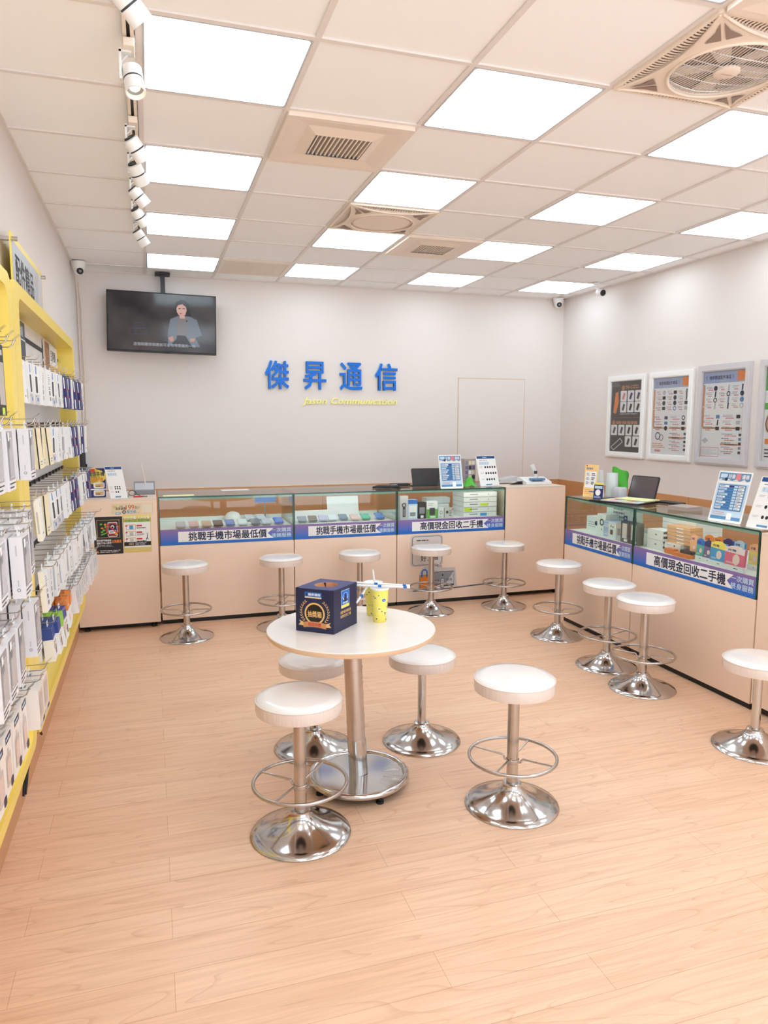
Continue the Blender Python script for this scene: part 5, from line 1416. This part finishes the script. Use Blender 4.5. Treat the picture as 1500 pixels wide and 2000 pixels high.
# ---------------------------------------------------------------- framed posters on the right wall
def framed(y0, y1, z0, z1, fm, label, draw, bw=.045):
    t = thing('framed_poster', label, 'framed poster', (XR, (y0 + y1) / 2, z0), 'framed posters on the right wall')
    f = Fr((XR - .001, y1, z0), (0, -1, 0), up, .0006)
    wd, ht = y1 - y0, z1 - z0
    b = MB()
    P_o = [(0, 0), (wd, 0), (wd, ht), (0, ht)]; P_m = [(.012, .012), (wd - .012, .012), (wd - .012, ht - .012), (.012, ht - .012)]; P_i = [(bw, bw), (wd - bw, bw), (wd - bw, ht - bw), (bw, ht - bw)]
    b.ring(fm, P_o, P_i, f, 0, .022); b.ring(fm, P_m, [(bw - .008, bw - .008), (wd - bw + .008, bw - .008), (wd - bw + .008, ht - bw + .008), (bw - .008, ht - bw + .008)], f, .020, .030)
    b.build('frame', t, bevel=.003)
    f2 = Fr((XR - .008, y1 - bw, z0 + bw), (0, -1, 0), up, .0005)
    b = MB(); draw(b, f2, wd - 2 * bw, ht - 2 * bw); b.build('poster', t)
    f3 = Fr((XR - .014, y1 - bw, z0 + bw), (0, -1, 0), up)
    b = MB(); b.prism(GLASSC, [(0, 0), (wd - 2 * bw, 0), (wd - 2 * bw, ht - 2 * bw), (0, ht - 2 * bw)], f3, 0, .0015); b.build('glazing', t)
PBLACK = mat('poster_charcoal', (64, 58, 58), .4)
PBROWN = mat('poster_bronze', (176, 118, 72), .4)
def dp1(b, f, w_, h_):
    b.rect(f, 0, 0, w_, h_, PBLACK, 0)
    b.text(f, '9H', w_ * .45, h_ * .88, w_ * .20, h_ * .06, PBROWN, 1, bold=.02); b.disc(f, w_ * .38, h_ * .905, w_ * .055, PBROWN, 1); b.bars(f, w_ * .68, h_ * .885, w_ * .98, h_ * .945, 2, PBROWN, 1, .6, 3); b.bars(f, 0.01, h_ * .93, w_ * .28, h_ * .99, 3, GREY, 1, .5, 2)
    b.poly(f, [(w_ * .07, h_ * .56), (w_ * .16, h_ * .54), (w_ * .24, h_ * .70), (w_ * .22, h_ * .86), (w_ * .13, h_ * .84)], ORANGE, 1)
    def cell(x, y, s_, k):
        b.rrect(f, x, y, x + s_, y + s_ * 1.05, .008, PAPER, 1)
        m_ = (PINKR, NAVY, DARK, DARK, SOFTBLACK, SOFTBLACK)[k % 6]
        q = [(x + s_ * .25, y + s_ * .25), (x + s_ * .55, y + s_ * .15), (x + s_ * .8, y + s_ * .75), (x + s_ * .5, y + s_ * .88)]
        b.poly(f, q, m_, 2)
    s_ = w_ * .205
    for k in range(6): cell(w_ * (.30 + (k % 3) * .235), h_ * (.715 - (k // 3) * .155), s_, k)
    b.bars(f, w_ * .3, h_ * .53, w_ * .98, h_ * .545, 1, LGREY, 1, .6, 5); b.rect(f, w_ * .02, h_ * .485, w_ * .98, h_ * .488, PBROWN, 1)
    b.disc(f, w_ * .10, h_ * .415, w_ * .055, PBROWN, 1); b.bars(f, w_ * .18, h_ * .395, w_ * .96, h_ * .44, 1, PBROWN, 1, .9, 6)
    for k in range(4): cell(w_ * (.02 + k * .245), h_ * .235, s_, k + 2)
    b.line(f, [(w_ * .03, h_ * .06), (w_ * .12, h_ * .02), (w_ * .42, h_ * .14), (w_ * .34, h_ * .19), (w_ * .03, h_ * .06)], .010, LGREY, 1)
    for k in range(2): cell(w_ * (.50 + k * .245), h_ * .075, s_, k + 3)
HDR = mat('poster_header', (168, 178, 208), .4)
def dp_list(seed):
    def g(b, f, w_, h_):
        rd = random.Random(seed)
        b.rect(f, 0, 0, w_, h_, PAPER, 0); b.rect(f, 0, h_ * .865, w_, h_, HDR, 1)
        b.text(f, '傑昇精選配件專區', w_ * .14, h_ * .905, w_ * .52, h_ * .045, NAVYD, 2); b.annulus(f, w_ * .115, h_ * .93, w_ * .05, w_ * .042, NAVYD, 2, 10, PI * .75, PI * 1.25); b.annulus(f, w_ * .665, h_ * .93, w_ * .05, w_ * .042, NAVYD, 2, 10, -PI * .25, PI * .25)
        b.rect(f, w_ * .80, h_ * .88, w_ * .99, h_ * .99, ORANGE, 2)
        b.rect(f, 0, h_ * .60, w_ * .045, h_ * .85, ORANGEP, 1); b.rect(f, 0, h_ * .36, w_ * .045, h_ * .59, ORANGEP, 1)
        for x0, x1, y in ((.02, .44, .335), (.48, .99, .335), (.48, .99, .21 if seed % 2 else .15)):
            b.rect(f, w_ * x0, h_ * y, w_ * x1, h_ * (y + .022), ORANGEP, 1); b.bars(f, w_ * (x0 + .1), h_ * (y + .006), w_ * (x1 - .1), h_ * (y + .016), 1, DARK, 2, .7, seed)
        for row in range(7):
            y = .80 - row * .068 - (.055 if row > 3 else 0)
            for col in range(3 if row < 4 else 2):
                x = (.08 + col * .31) if row < 4 else (.03 + col * .48)
                ww = .28 if row < 4 else .45
                b.bars(f, w_ * x, h_ * y, w_ * (x + ww * .55), h_ * (y + .030), 2, GREY if rd.random() < .5 else DARK, 1, .3, seed + row * 3 + col)
                b.bars(f, w_ * (x + ww * .15), h_ * (y - .022), w_ * (x + ww * .6), h_ * (y - .004), 1, PINKR, 1, .7, seed + row * 5 + col)
                k = rd.randrange(4)
                cx_, cy_ = w_ * (x + ww * .80), h_ * (y + .005)
                s_ = w_ * .045
                m_ = (DARK, STEELB, LGREY, SOFTBLACK)[rd.randrange(4)]
                if k == 0: b.disc(f, cx_, cy_, s_, m_, 2)
                elif k == 1: b.poly(f, [(cx_ - s_ * .4, cy_ - s_ * 1.2), (cx_ + s_ * .3, cy_ - s_ * 1.1), (cx_ + s_ * .5, cy_ + s_ * 1.2), (cx_ - s_ * .2, cy_ + s_ * 1.1)], m_, 2)
                elif k == 2: b.annulus(f, cx_, cy_, s_, s_ * .6, m_, 2, 16)
                else: b.rrect(f, cx_ - s_, cy_ - s_ * .7, cx_ + s_, cy_ + s_ * .7, .004, m_, 2)
        if seed % 2:
            b.annulus(f, w_ * .17, h_ * .24, w_ * .075, w_ * .055, DARK, 2); b.annulus(f, w_ * .27, h_ * .22, w_ * .065, w_ * .048, GREY, 2)
            b.bars(f, w_ * .02, h_ * .08, w_ * .40, h_ * .15, 3, ORANGEP, 2, .5, 2); b.bars(f, w_ * .1, h_ * .03, w_ * .34, h_ * .06, 1, PINKR, 2, .9, 3)
        else:
            b.poly(f, [(w_ * .02, h_ * .20), (w_ * .10, h_ * .165), (w_ * .19, h_ * .20), (w_ * .11, h_ * .235)], LGREY, 2)
            b.line(f, [(w_ * .02, h_ * .015), (w_ * .45, h_ * .015), (w_ * .45, h_ * .12), (w_ * .02, h_ * .12), (w_ * .02, h_ * .015)], .004, PINKR, 2); b.bars(f, w_ * .04, h_ * .03, w_ * .42, h_ * .11, 5, LGREY, 2, .3, 4)
        for k in range(5):
            y = .27 - k * .05
            b.bars(f, w_ * .50, h_ * y, w_ * .80, h_ * (y + .018), 1, GREY, 1, .5, seed + k + 40); b.bars(f, w_ * .58, h_ * (y - .018), w_ * .86, h_ * (y - .004), 1, PINKR, 1, .8, seed + k + 60)
            b.rrect(f, w_ * .90, h_ * (y - .012), w_ * .96, h_ * (y + .018), .004, (DARK, STEELB, SOFTBLACK, GREY, DARK)[k], 2)
    return g
def dp4(b, f, w_, h_):
    b.rect(f, 0, 0, w_, h_, PAPER, 0); b.rect(f, 0, h_ * .55, w_, h_, GREEN, 1); b.rect(f, 0, h_ * .62, w_, h_ * .75, PAPER, 2)
    b.rrect(f, w_ * .04, h_ * .30, w_ * .5, h_ * .50, .03, ORANGEP, 2); b.annulus(f, w_ * .2, h_ * .40, w_ * .17, w_ * .15, DARK, 3); b.rect(f, w_ * .04, h_ * .18, w_ * .4, h_ * .24, ORANGE, 2); b.bars(f, w_ * .04, h_ * .03, w_ * .9, h_ * .14, 3, DARK, 2, .4, 4)
FW = mat('frame_white', (244, 242, 240), .35); FS = mat('frame_silver', (206, 200, 202), .35)
framed(3.64, 4.22, 1.297, 2.085, FW, 'white-framed charcoal poster, farthest of the frames on the right wall', dp1, .055)
framed(3.015, 3.585, 1.297, 2.085, FW, 'white-framed price list poster, between the charcoal and silver-framed posters', dp_list(1), .055)
framed(2.40, 2.962, 1.295, 2.10, FS, 'silver-framed price list poster above the blue price stand', dp_list(2), .055)
framed(1.75, 2.315, 1.295, 2.10, FS, 'silver-framed green and orange poster cut by the right edge', dp4, .055)

# ---------------------------------------------------------------- yellow wall racks
def rack(y0, y1, pn, pf, label):
    t = thing('display_rack', label, 'display rack', (XL, (y0 + y1) / 2, .37), 'yellow wall racks')
    f = Fr((XL + .013, 0, 0), (0, 1, 0), up)
    zb, zt = .372, 2.168
    outer = rr_pts(y0, zb, y1, zt, .085, 8); inner = rr_pts(y0 + pn, zb + .045, y1 - pf, zt - .055, .055, 8)
    b = MB(); b.ring(YELLOW, outer, inner, f, -.0125, .107); b.build('frame', t, bevel=.006)
    # curved apron at the foot
    b = MB()
    prof = [(.012 + .094 * (k / 8) ** 1.6, .60 - .185 * math.sin(k / 8 * PI / 2)) for k in range(9)]
    vs = []
    for y in (y0 + pn - .01, y1 - pf + .01):
        vs += [(XL + .010 + x, y, z) for x, z in prof]
    b.add(vs, [(k + 1, k, 9 + k, 10 + k) for k in range(8)], YELLOW, True)
    b.build('bottom_tray', t)
    b = MB(); b.box(varied('slat_panel', (226, 222, 220), .45, .02), XL + .0125, y0 + pn - .005, zb + .05, XL + .020, y1 - pf + .005, zt - .05); bp = b.build('back_panel', t)
    for z in ROWS + [2.02]:
        b = MB(); b.box(SOFTBLACK, XL + .0205, y0 + pn, z + .002, XL + .025, y1 - pf, z + .022); b.build('hook_rail', bp)
    return t
ROWS = [1.88, 1.605, 1.32, 1.02, .79]
NEAR0, NEAR1, FAR0, FAR1 = -1.40, .974, .980, 3.285
far = rack(FAR0, FAR1, .135, .055, 'yellow wall rack at the far end beside the posters cabinet')
near = rack(NEAR0, NEAR1, .10, .095, 'yellow wall rack nearest the viewer, cut by the left edge')
def hook_mesh(L_, tagged):
    b = MB()
    b.tube(STEEL, [(0, 0, 0), (L_ - .02, 0, 0), (L_ - .008, 0, .006), (L_, 0, .024)], .0021, 6)
    b.box(SOFTBLACK, -.004, -.009, -.012, .004, .009, .012)
    if tagged:
        b.tube(STEEL, [(0, 0, .016), (L_ - .01, 0, .020), (L_ + .004, 0, .022)], .0014, 5)
        b.add([(L_ - .006, -.018, .022), (L_ - .006, .018, .022), (L_ + .016, .018, .040), (L_ + .016, -.018, .040)], [(0, 1, 2, 3), (3, 2, 1, 0)], GLASSC)
    return b
HK = {}
def hook(t, y, z, L_, tagged=False):
    key = (round(L_, 3), tagged)
    base = Vector(t['_org'])
    p = Vector((XL + .027, y, z)) - base
    if key not in HK:
        o = hook_mesh(L_, tagged).build('hook'); HK[key] = o
    else:
        o = HK[key].copy(); COL.objects.link(o)
    o.parent = t; o.location = p
    return o

# ---- pack kinds: front face at x = 0, top of the body at z = 0
def pack(kind):
    w_, h_, d_ = .104, .172, .020
    col = PAPER
    if kind == 'clear': w_, h_, d_, col = .098, .172, .034, mat('pack_white', (234, 230, 232), .45)
    if kind == 'navy': col = NAVY; w_ = .092
    if kind == 'cream': col = CREAM
    if kind == 'blister': w_, h_, d_, col = .070, .125, .030, mat('pack_blister', (232, 226, 224), .35)
    if kind == 'orange': w_, h_, d_ = .105, .135, .050
    if kind == 'bluebox' or kind == 'greenbox': w_, h_, d_ = .09, .145, .040
    if kind == 'square': w_, h_, d_, col = .105, .125, .095, mat('pack_ivory', (238, 228, 220), .45)
    if kind == 'label': w_, h_, d_, col = .105, .165, .085, mat('pack_ivory')
    if kind == 'black': w_, h_, d_, col = .10, .20, .02, SOFTBLACK
    b = MB(); b.box(col, -d_, -w_ / 2, -h_, 0, w_ / 2, 0)
    f = Fr((0, -w_ / 2, -h_), (0, 1, 0), up, .0005)        # front
    s_ = Fr((-d_, -w_ / 2, -h_), (1, 0, 0), up, .0005)     # side toward the viewer
    top = Fr((-d_, -w_ / 2, 0), (1, 0, 0), (0, 1, 0), .0005)
    PL = mat('pack_grey_band', (214, 206, 206), .45)
    if kind == 'bluetab':
        b.rrect(f, .040, .132, .062, .166, .004, mat('tab_blue', (30, 140, 214), .4), 1); b.rrect(f, .030, .050, .074, .122, .007, SOFTBLACK, 1); b.rrect(f, .033, .053, .071, .119, .006, DARK, 2)
        b.rect(f, 0, 0, .104, .044, PL, 1); b.rrect(f, .046, .014, .078, .030, .003, mat('tab_blue'), 2); b.bars(f, .01, .030, .05, .040, 1, GREY, 2)
        b.rect(s_, .006, .02, .012, .06, LGREY, 1)
    elif kind == 'text':
        b.bars(f, .03, .10, .08, .15, 5, GREY, 1, .4, 3); b.rect(f, .034, .050, .060, .070, SOFTBLACK, 1); b.rect(f, .034, .024, .070, .042, GREY, 1); b.bars(f, .03, .076, .076, .092, 2, DARK, 1, .5, 6)
    elif kind == 'plain':
        b.bars(f, .03, .135, .08, .152, 2, LGREY, 1, .4, 3); b.rect(s_, .006, .03, .012, .12, LGREY, 1); b.bars(f, .03, .02, .08, .035, 1, GREY, 1, .5, 5)
    elif kind == 'navy':
        b.rect(f, 0, .104, .092, .107, RED, 1); b.rect(f, 0, .058, .092, .061, RED, 1); b.rect(f, .012, .064, .080, .101, RED, 1); b.rect(f, .015, .067, .077, .098, NAVY, 2); b.rect(f, .034, .068, .056, .097, PALEB, 3); b.bars(f, .037, .070, .053, .095, 4, NAVY, 4, .5, 2)
        b.rect(s_, .009, .004, .015, .168, PAPER, 1); b.rect(s_, .009, .058, .015, .107, RED, 2); b.rect(s_, .009, .062, .015, .103, NAVY, 3)
    elif kind == 'cream':
        b.bars(f, .03, .13, .08, .15, 2, BEIGE, 1, .4, 3); b.bars(f, .03, .012, .08, .036, 2, SKYB, 1, .4, 4); b.rect(s_, .015, 0, .020, .172, SOFTBLACK, 1)
    elif kind == 'darktab':
        b.rrect(f, .034, .128, .066, .150, .004, NAVYD, 1); b.annulus(f, .052, .065, .030, .026, DARK, 1, 20); b.bars(f, .02, .015, .085, .03, 1, GREY, 1, .5, 4); b.rect(s_, .006, .03, .013, .14, LGREY, 1)
    elif kind == 'clear':
        g = mat('case_window_grey', (168, 166, 170), .25)
        b.rect(f, .006, .030, .092, .168, g, 1); b.rrect(f, .016, .036, .082, .150, .012, LGREY, 2); b.rrect(f, .020, .040, .078, .146, .010, mat('case_window_pale', (188, 186, 190), .25), 3)
        b.rrect(f, .022, .118, .046, .142, .006, GREY, 4); b.rect(f, .014, .140, .036, .164, PAPER, 4); b.bars(f, .006, .004, .092, .026, 2, DARK, 2, .35, 4)
        b.annulus(s_, .017, .024, .005, .003, GREY, 1, 12); b.rect(s_, .0155, .034, .0185, .052, LGREY, 1); b.rect(s_, .0155, .12, .0185, .15, LGREY, 1)
    elif kind == 'blister':
        b.bars(f, .012, .01, .058, .04, 2, LGREY, 1, .4, 3); b.rrect(f, .016, .05, .054, .11, .006, LGREY, 1)
    elif kind == 'orange':
        b.rect(f, 0, .085, .105, .135, ORANGE, 1); b.rect(top, 0, 0, .05, .105, ORANGE, 1); b.rect(s_, 0, .085, .05, .135, ORANGE, 1); b.bars(f, .02, .095, .08, .115, 1, CREAM, 2, .5, 3); b.rrect(f, .03, .03, .05, .06, .005, ORANGE, 1)
    elif kind in ('bluebox', 'greenbox'):
        m_ = mat('box_royal', (40, 70, 150), .4) if kind == 'bluebox' else mat('box_lime', (166, 220, 70), .45)
        b.rect(f, 0, .095, .09, .145, m_, 1); b.rect(top, 0, 0, .04, .09, m_, 1); b.rect(s_, 0, .095, .04, .145, m_, 1); b.rect(f, .004, .099, .086, .101, ORANGEP, 2)
        b.rrect(f, .018, .045, .045, .080, .005, ORANGE, 1); b.rrect(f, .021, .050, .042, .075, .003, CREAM, 2); b.rrect(f, .055, .02, .078, .06, .004, DARK, 1); b.rrect(f, .058, .066, .074, .084, .004, GREY, 1)
    elif kind == 'square':
        b.rrect(f, .012, .020, .093, .112, .012, mat('window_rose', (226, 198, 186), .3), 1); b.rrect(f, .022, .030, .083, .100, .016, mat('window_stone', (196, 186, 180), .3), 2); b.rect(f, 0, .0, .105, .014, LGREY, 1); b.rect(f, .06, .002, .10, .012, NAVYD, 2)
        b.annulus(s_, .048, .035, .006, .0035, DARK, 1, 14); b.rect(s_, .0455, .046, .0505, .075, GREY, 1); b.rect(top, .04, .04, .055, .065, GREY, 1)
    elif kind == 'label':
        b.rrect(f, .022, .020, .086, .110, .012, mat('window_stone'), 1); b.rrect(f, .030, .030, .078, .096, .014, mat('window_rose'), 2); b.rect(f, .045, .110, .060, .125, mat('window_stone'), 1); b.rect(f, .030, .140, .098, .160, NAVYD, 1); b.bars(f, .034, .146, .092, .155, 1, PALEB, 2, .8, 5)
        b.rrect(f, .070, .006, .100, .030, .004, NAVYD, 3); b.rect(top, .03, .03, .045, .07, LGREY, 1)
    elif kind == 'black':
        b.rect(f, .012, .03, .09, .15, mat('window_grey_beige', (190, 180, 172), .3), 1); b.rect(f, .03, .17, .08, .185, LGREY, 1); b.rect(f, .03, .002, .07, .022, LIME, 2)
    o = b.build('accessory_pack')
    b = MB()
    tm = {'navy': STEELB, 'orange': ORANGE, 'bluebox': PAPER, 'greenbox': mat('box_lime', (166, 220, 70), .45), 'black': SOFTBLACK}.get(kind, PAPER if kind not in ('cream', 'plain') else mat('tab_taupe', (214, 190, 176), .5))
    x_ = -d_ / 2
    ft_ = Fr((x_, 0, 0), (0, 1, 0), up)
    hw = .017
    ou = [(-hw, 0), (hw, 0), (hw, .014), (hw * .7, .024), (-hw * .7, .024), (-hw, .014)]
    inn = [(-.006, .007), (.006, .007), (.006, .014), (.004, .017), (-.004, .017), (-.006, .014)]
    b.ring(tm, ou, inn, ft_, -.0008, .0008)
    b.build('hang_tab', o)
    return o
PK = {}
DESC = {'bluetab': 'white pack with blue tab', 'text': 'white pack with black lettering', 'plain': 'plain white pack', 'navy': 'navy pack with red lines', 'cream': 'cream pack', 'darktab': 'white pack with navy tab', 'clear': 'white case box with grey window',
        'blister': 'small pale blister pack', 'orange': 'white box with orange top', 'bluebox': 'white box with blue top', 'greenbox': 'white box with lime top', 'square': 'ivory square case box', 'label': 'ivory box with navy label', 'black': 'black slim pack'}
DEP = {'clear': .034, 'blister': .03, 'orange': .05, 'bluebox': .04, 'greenbox': .04, 'square': .095, 'label': .085}
def hang(kind, xf, y, z, label, grp, lean=0.0, yawd=0.0):
    if kind not in PK:
        PK[kind] = pack(kind); o = PK[kind]
    else:
        o = copy_tree(PK[kind])
    o.location = (xf, y, z); o.rotation_euler = (0, -lean, yawd)
    tag(o, label, 'product pack', grp)
rd = random.Random(11)
FARK = [
    ['plain', 'bluetab', 'bluetab', 'text', 'text', 'bluetab', 'bluetab', 'text', 'navy', 'navy', 'plain', 'navy', 'navy', 'text'],
    ['cream', 'cream', 'cream', 'cream', 'bluetab', 'text', 'bluetab', 'plain', 'bluetab', 'navy', 'navy', 'text', 'navy', 'plain'],
    ['plain', 'cream', 'bluetab', 'bluetab', 'bluetab', 'text', 'text', 'navy', 'navy', 'plain', 'bluetab', 'text', 'navy', 'navy'],
    ['text', 'text', 'darktab', 'plain', 'plain', 'darktab', 'plain', 'darktab', 'plain', 'bluetab', 'bluetab', 'bluetab', 'plain', 'darktab'],
]
XFR = [(-.488, -.425), (-.475, -.415), (-.455, -.40), (-.45, -.39)]
RW = ['top', 'second', 'third', 'fourth', 'bottom']
for r in range(4):
    for c in range(14):
        y = 1.19 + c * .148
        xf = XFR[r][0] + (XFR[r][1] - XFR[r][0]) * c / 13 + rd.uniform(-.004, .004)
        L_ = round((xf - (XL + .027) + .03) / .02) * .02 + .01
        hook(far, y, ROWS[r] + .012, L_)
        k = FARK[r][c]
        hang(k, xf, y, ROWS[r], '%s, %s from middle post, %s row far rack, front layer' % (DESC[k], ORD[c], RW[r]), 'accessory packs on the far rack', rd.uniform(-.02, .07), rd.uniform(-.05, .05))
        if rd.random() < .62:
            hang(k, xf - .026, y, ROWS[r], '%s, %s from middle post, %s row far rack, rear layer' % (DESC[k], ORD[c], RW[r]), 'accessory packs on the far rack', rd.uniform(-.01, .02), rd.uniform(-.02, .02))
ycur = 1.17
seq = ['bluebox', 'bluebox', 'greenbox', 'bluebox', 'orange', 'orange'] + ['blister'] * 15
for c, k in enumerate(seq):
    wd = {'bluebox': .104, 'greenbox': .104, 'orange': .12}.get(k, .083)
    y = ycur + wd / 2; ycur += wd
    xf = -.432 + .045 * c / 20 + rd.uniform(-.006, .006)
    if k == 'blister': xf += .01
    z = ROWS[4] - (.02 if k in ('bluebox', 'greenbox') else 0)
    hook(far, y, z + .012, round((xf - (XL + .027)) / .02) * .02 + .01)
    nm = '%s, %s from middle post, bottom row far rack, front layer' % (DESC[k], ORD[c])
    hang(k, xf, y, z, nm, 'accessory packs on the far rack', rd.uniform(.02, .12), rd.uniform(-.08, .08))
    hang(k, xf - DEP[k] - .004, y, z, nm.replace('front layer', 'rear layer'), 'accessory packs on the far rack', .02, 0)
NEARR = [  # height, front face, kind and column centres of each row of the nearest rack
    (1.85, -.405, [('', .47), ('', .36), ('black', .235), ('clear', .10)]),
    (1.61, -.395, [('clear', .655), ('clear', .215), ('clear', .095), ('clear', -.03)]),
    (1.315, -.392, [('clear', .812), ('clear', .625), ('clear', .475), ('clear', .315), ('clear', .165), ('clear', .03)]),
    (1.06, -.385, [('clear', .445), ('clear', .165), ('clear', .03), ('clear', -.10)]),
    (.805, -.375, [('square', .475), ('square', .362), ('label', .235), ('label', .115), ('label', -.005), ('label', -.125)]),
]
for r, (zr, x0, cols) in enumerate(NEARR):
    for c, (k, y) in enumerate(cols):
        cn = sum(1 for k_, y_ in cols[:c] if k_)             # packs counted from the middle post
        xf = x0 + rd.uniform(-.004, .004) - (.045 if (r == 2 and c in (0, 1)) else 0) + (.03 if r == 2 and c == 4 else 0) - (.03 if k == 'label' else 0)
        hook(near, y, zr + .012, round((xf - (XL + .027)) / .02) * .02 + .01, True)
        if not k: continue                                     # an empty hook
        n_ = 1 if k in ('black', 'square', 'label') else 4
        step = DEP.get(k, .02) + .006
        for q in range(n_):
            if xf - q * step - DEP.get(k, .02) < XL + .035: break
            pos = ('front', 'second', 'third', 'fourth')[q] + ' layer'
            hang(k, xf - q * step, y, zr, '%s, %s from middle post, %s row nearest rack, %s' % (DESC[k], ORD[cn], RW[r], pos), 'accessory packs on the nearest rack', rd.uniform(0, .02), rd.uniform(-.03, .03))
# header cards inside the far rack
t = thing('header_card', 'dark slate header card hanging at the top of the far yellow rack', 'sign card', (-.565, 1.73, 1.92))
f = Fr((-.570, 1.60, 1.925), (0, 1, 0), up, .0005)
b = MB(); b.prism(mat('slate_card', (62, 66, 80), .4), [(0, 0), (.26, 0), (.26, .175), (0, .175)], f, -.004, 0); b.build('board', t)
b = MB(); b.text(f, '無線', .05, .105, .15, .05, PALEB, 1); b.poly(f, [(0, .06), (.08, .095), (.26, .095), (.26, .088), (.085, .088), (0, .05)], PALEB, 1); b.build('print', t)
t = thing('header_card', 'brown and white header card at the far top of the far yellow rack', 'sign card', (-.565, 2.9, 1.93))
f = Fr((-.570, 2.52, 1.925), (0, 1, 0), up, .0005)
b = MB(); b.prism(PAPER, [(0, 0), (.62, 0), (.62, .17), (0, .17)], f, -.004, 0); b.build('board', t)
b = MB(); b.rect(f, 0, 0, .05, .17, mat('card_tan', (222, 176, 140), .5), 1); b.rect(f, .05, 0, .24, .17, mat('card_brown', (150, 112, 84), .5), 1); b.text(f, '行動', .09, .085, .10, .05, ORANGEP, 2); b.text(f, '豆腐頭', .29, .075, .24, .065, DARK, 1); b.rect(f, .24, 0, .62, .05, GOLD, 1); b.build('print', t)
# acrylic sign on the left wall
t = thing('wall_sign', 'yellow-bordered grey accessories sign on standoffs above the yellow racks', 'sign', (XL, 1.97, 2.14))
f = Fr((-.553, 1.495, 2.13), (0, 1, 0), up, .0006)
b = MB(); b.prism(mat('sign_border_yellow', (244, 218, 96), .35), [(0, 0), (.955, 0), (.955, .318), (0, .318)], f, -.006, 0); b.build('border_board', t)
b = MB(); b.rect(f, .022, .022, .933, .288, mat('sign_grey', (188, 190, 196), .4), 1); b.text(f, '配件精品', .09, .115, .53, .13, SOFTBLACK, 2, bold=.014); b.text(f, 'Accessory', .19, .035, .36, .060, DARK, 2); b.rect(f, .05, .066, .17, .069, DARK, 2); b.rect(f, .57, .066, .66, .069, DARK, 2); b.disc(f, .70, .235, .016, GOLD, 2, 12, .03); b.poly(f, [(.72, .022), (.933, .022), (.933, .288), (.80, .288)], mat('sign_pale_grey', (206, 204, 206), .4), 2); b.build('print', t)
for y in (1.525, 2.42):
    for z in (2.155, 2.42):
        b = MB()
        b.tube(CHROME, [(XL + .001, y, z), (-.530, y, z)], .010, 16); b.build('standoff', t)
# loose black cables under the racks
b = MB()
c0 = Vector((-.572, 1.62, .175))
b.tube(BLACK, [(-.580, 1.50, .24), (-.576, 1.53, .235), (-.574, 1.57, .20), c0], .0028, 6)
b.tube(BLACK, [c0 + Vector((.012 * math.sin(a), .05 * math.cos(a) + .05, .028 * math.sin(a) + .02)) for a in [2 * PI * k / 18 for k in range(18)]], .0028, 6, True)
b.tube(BLACK, [c0 + Vector((.01 * math.sin(a), .03 * math.cos(a) + .01, .024 * math.sin(a) - .012)) for a in [2 * PI * k / 18 for k in range(18)]], .0028, 6, True)
b.tube(BLACK, [c0 + Vector((0, -.01, 0)), c0 + Vector((.004, .0, -.03)), c0 + Vector((.004, .03, -.055))], .006, 6)
tag(b.build('black_cable', org=tuple(c0)), 'tangled loops of thin black cable between the two yellow racks', 'cable')
b = MB()
for k in range(7):
    b.tube(BLACK, [(-.583 + .006 * (k % 2), 1.39 + .012 * k - .20 * s_, .235 - .20 * s_ * (1 - .05 * k) + .01 * math.sin(s_ * 9 + k)) for s_ in [j / 8 for j in range(9)]], .005, 6)
tag(b.build('cable_bundle', org=(-.58, 1.4, .2)), 'thick bundle of black cables hanging under the nearest yellow rack', 'cable')

for o in SC.objects:
    if '_org' in o:
        del o['_org']
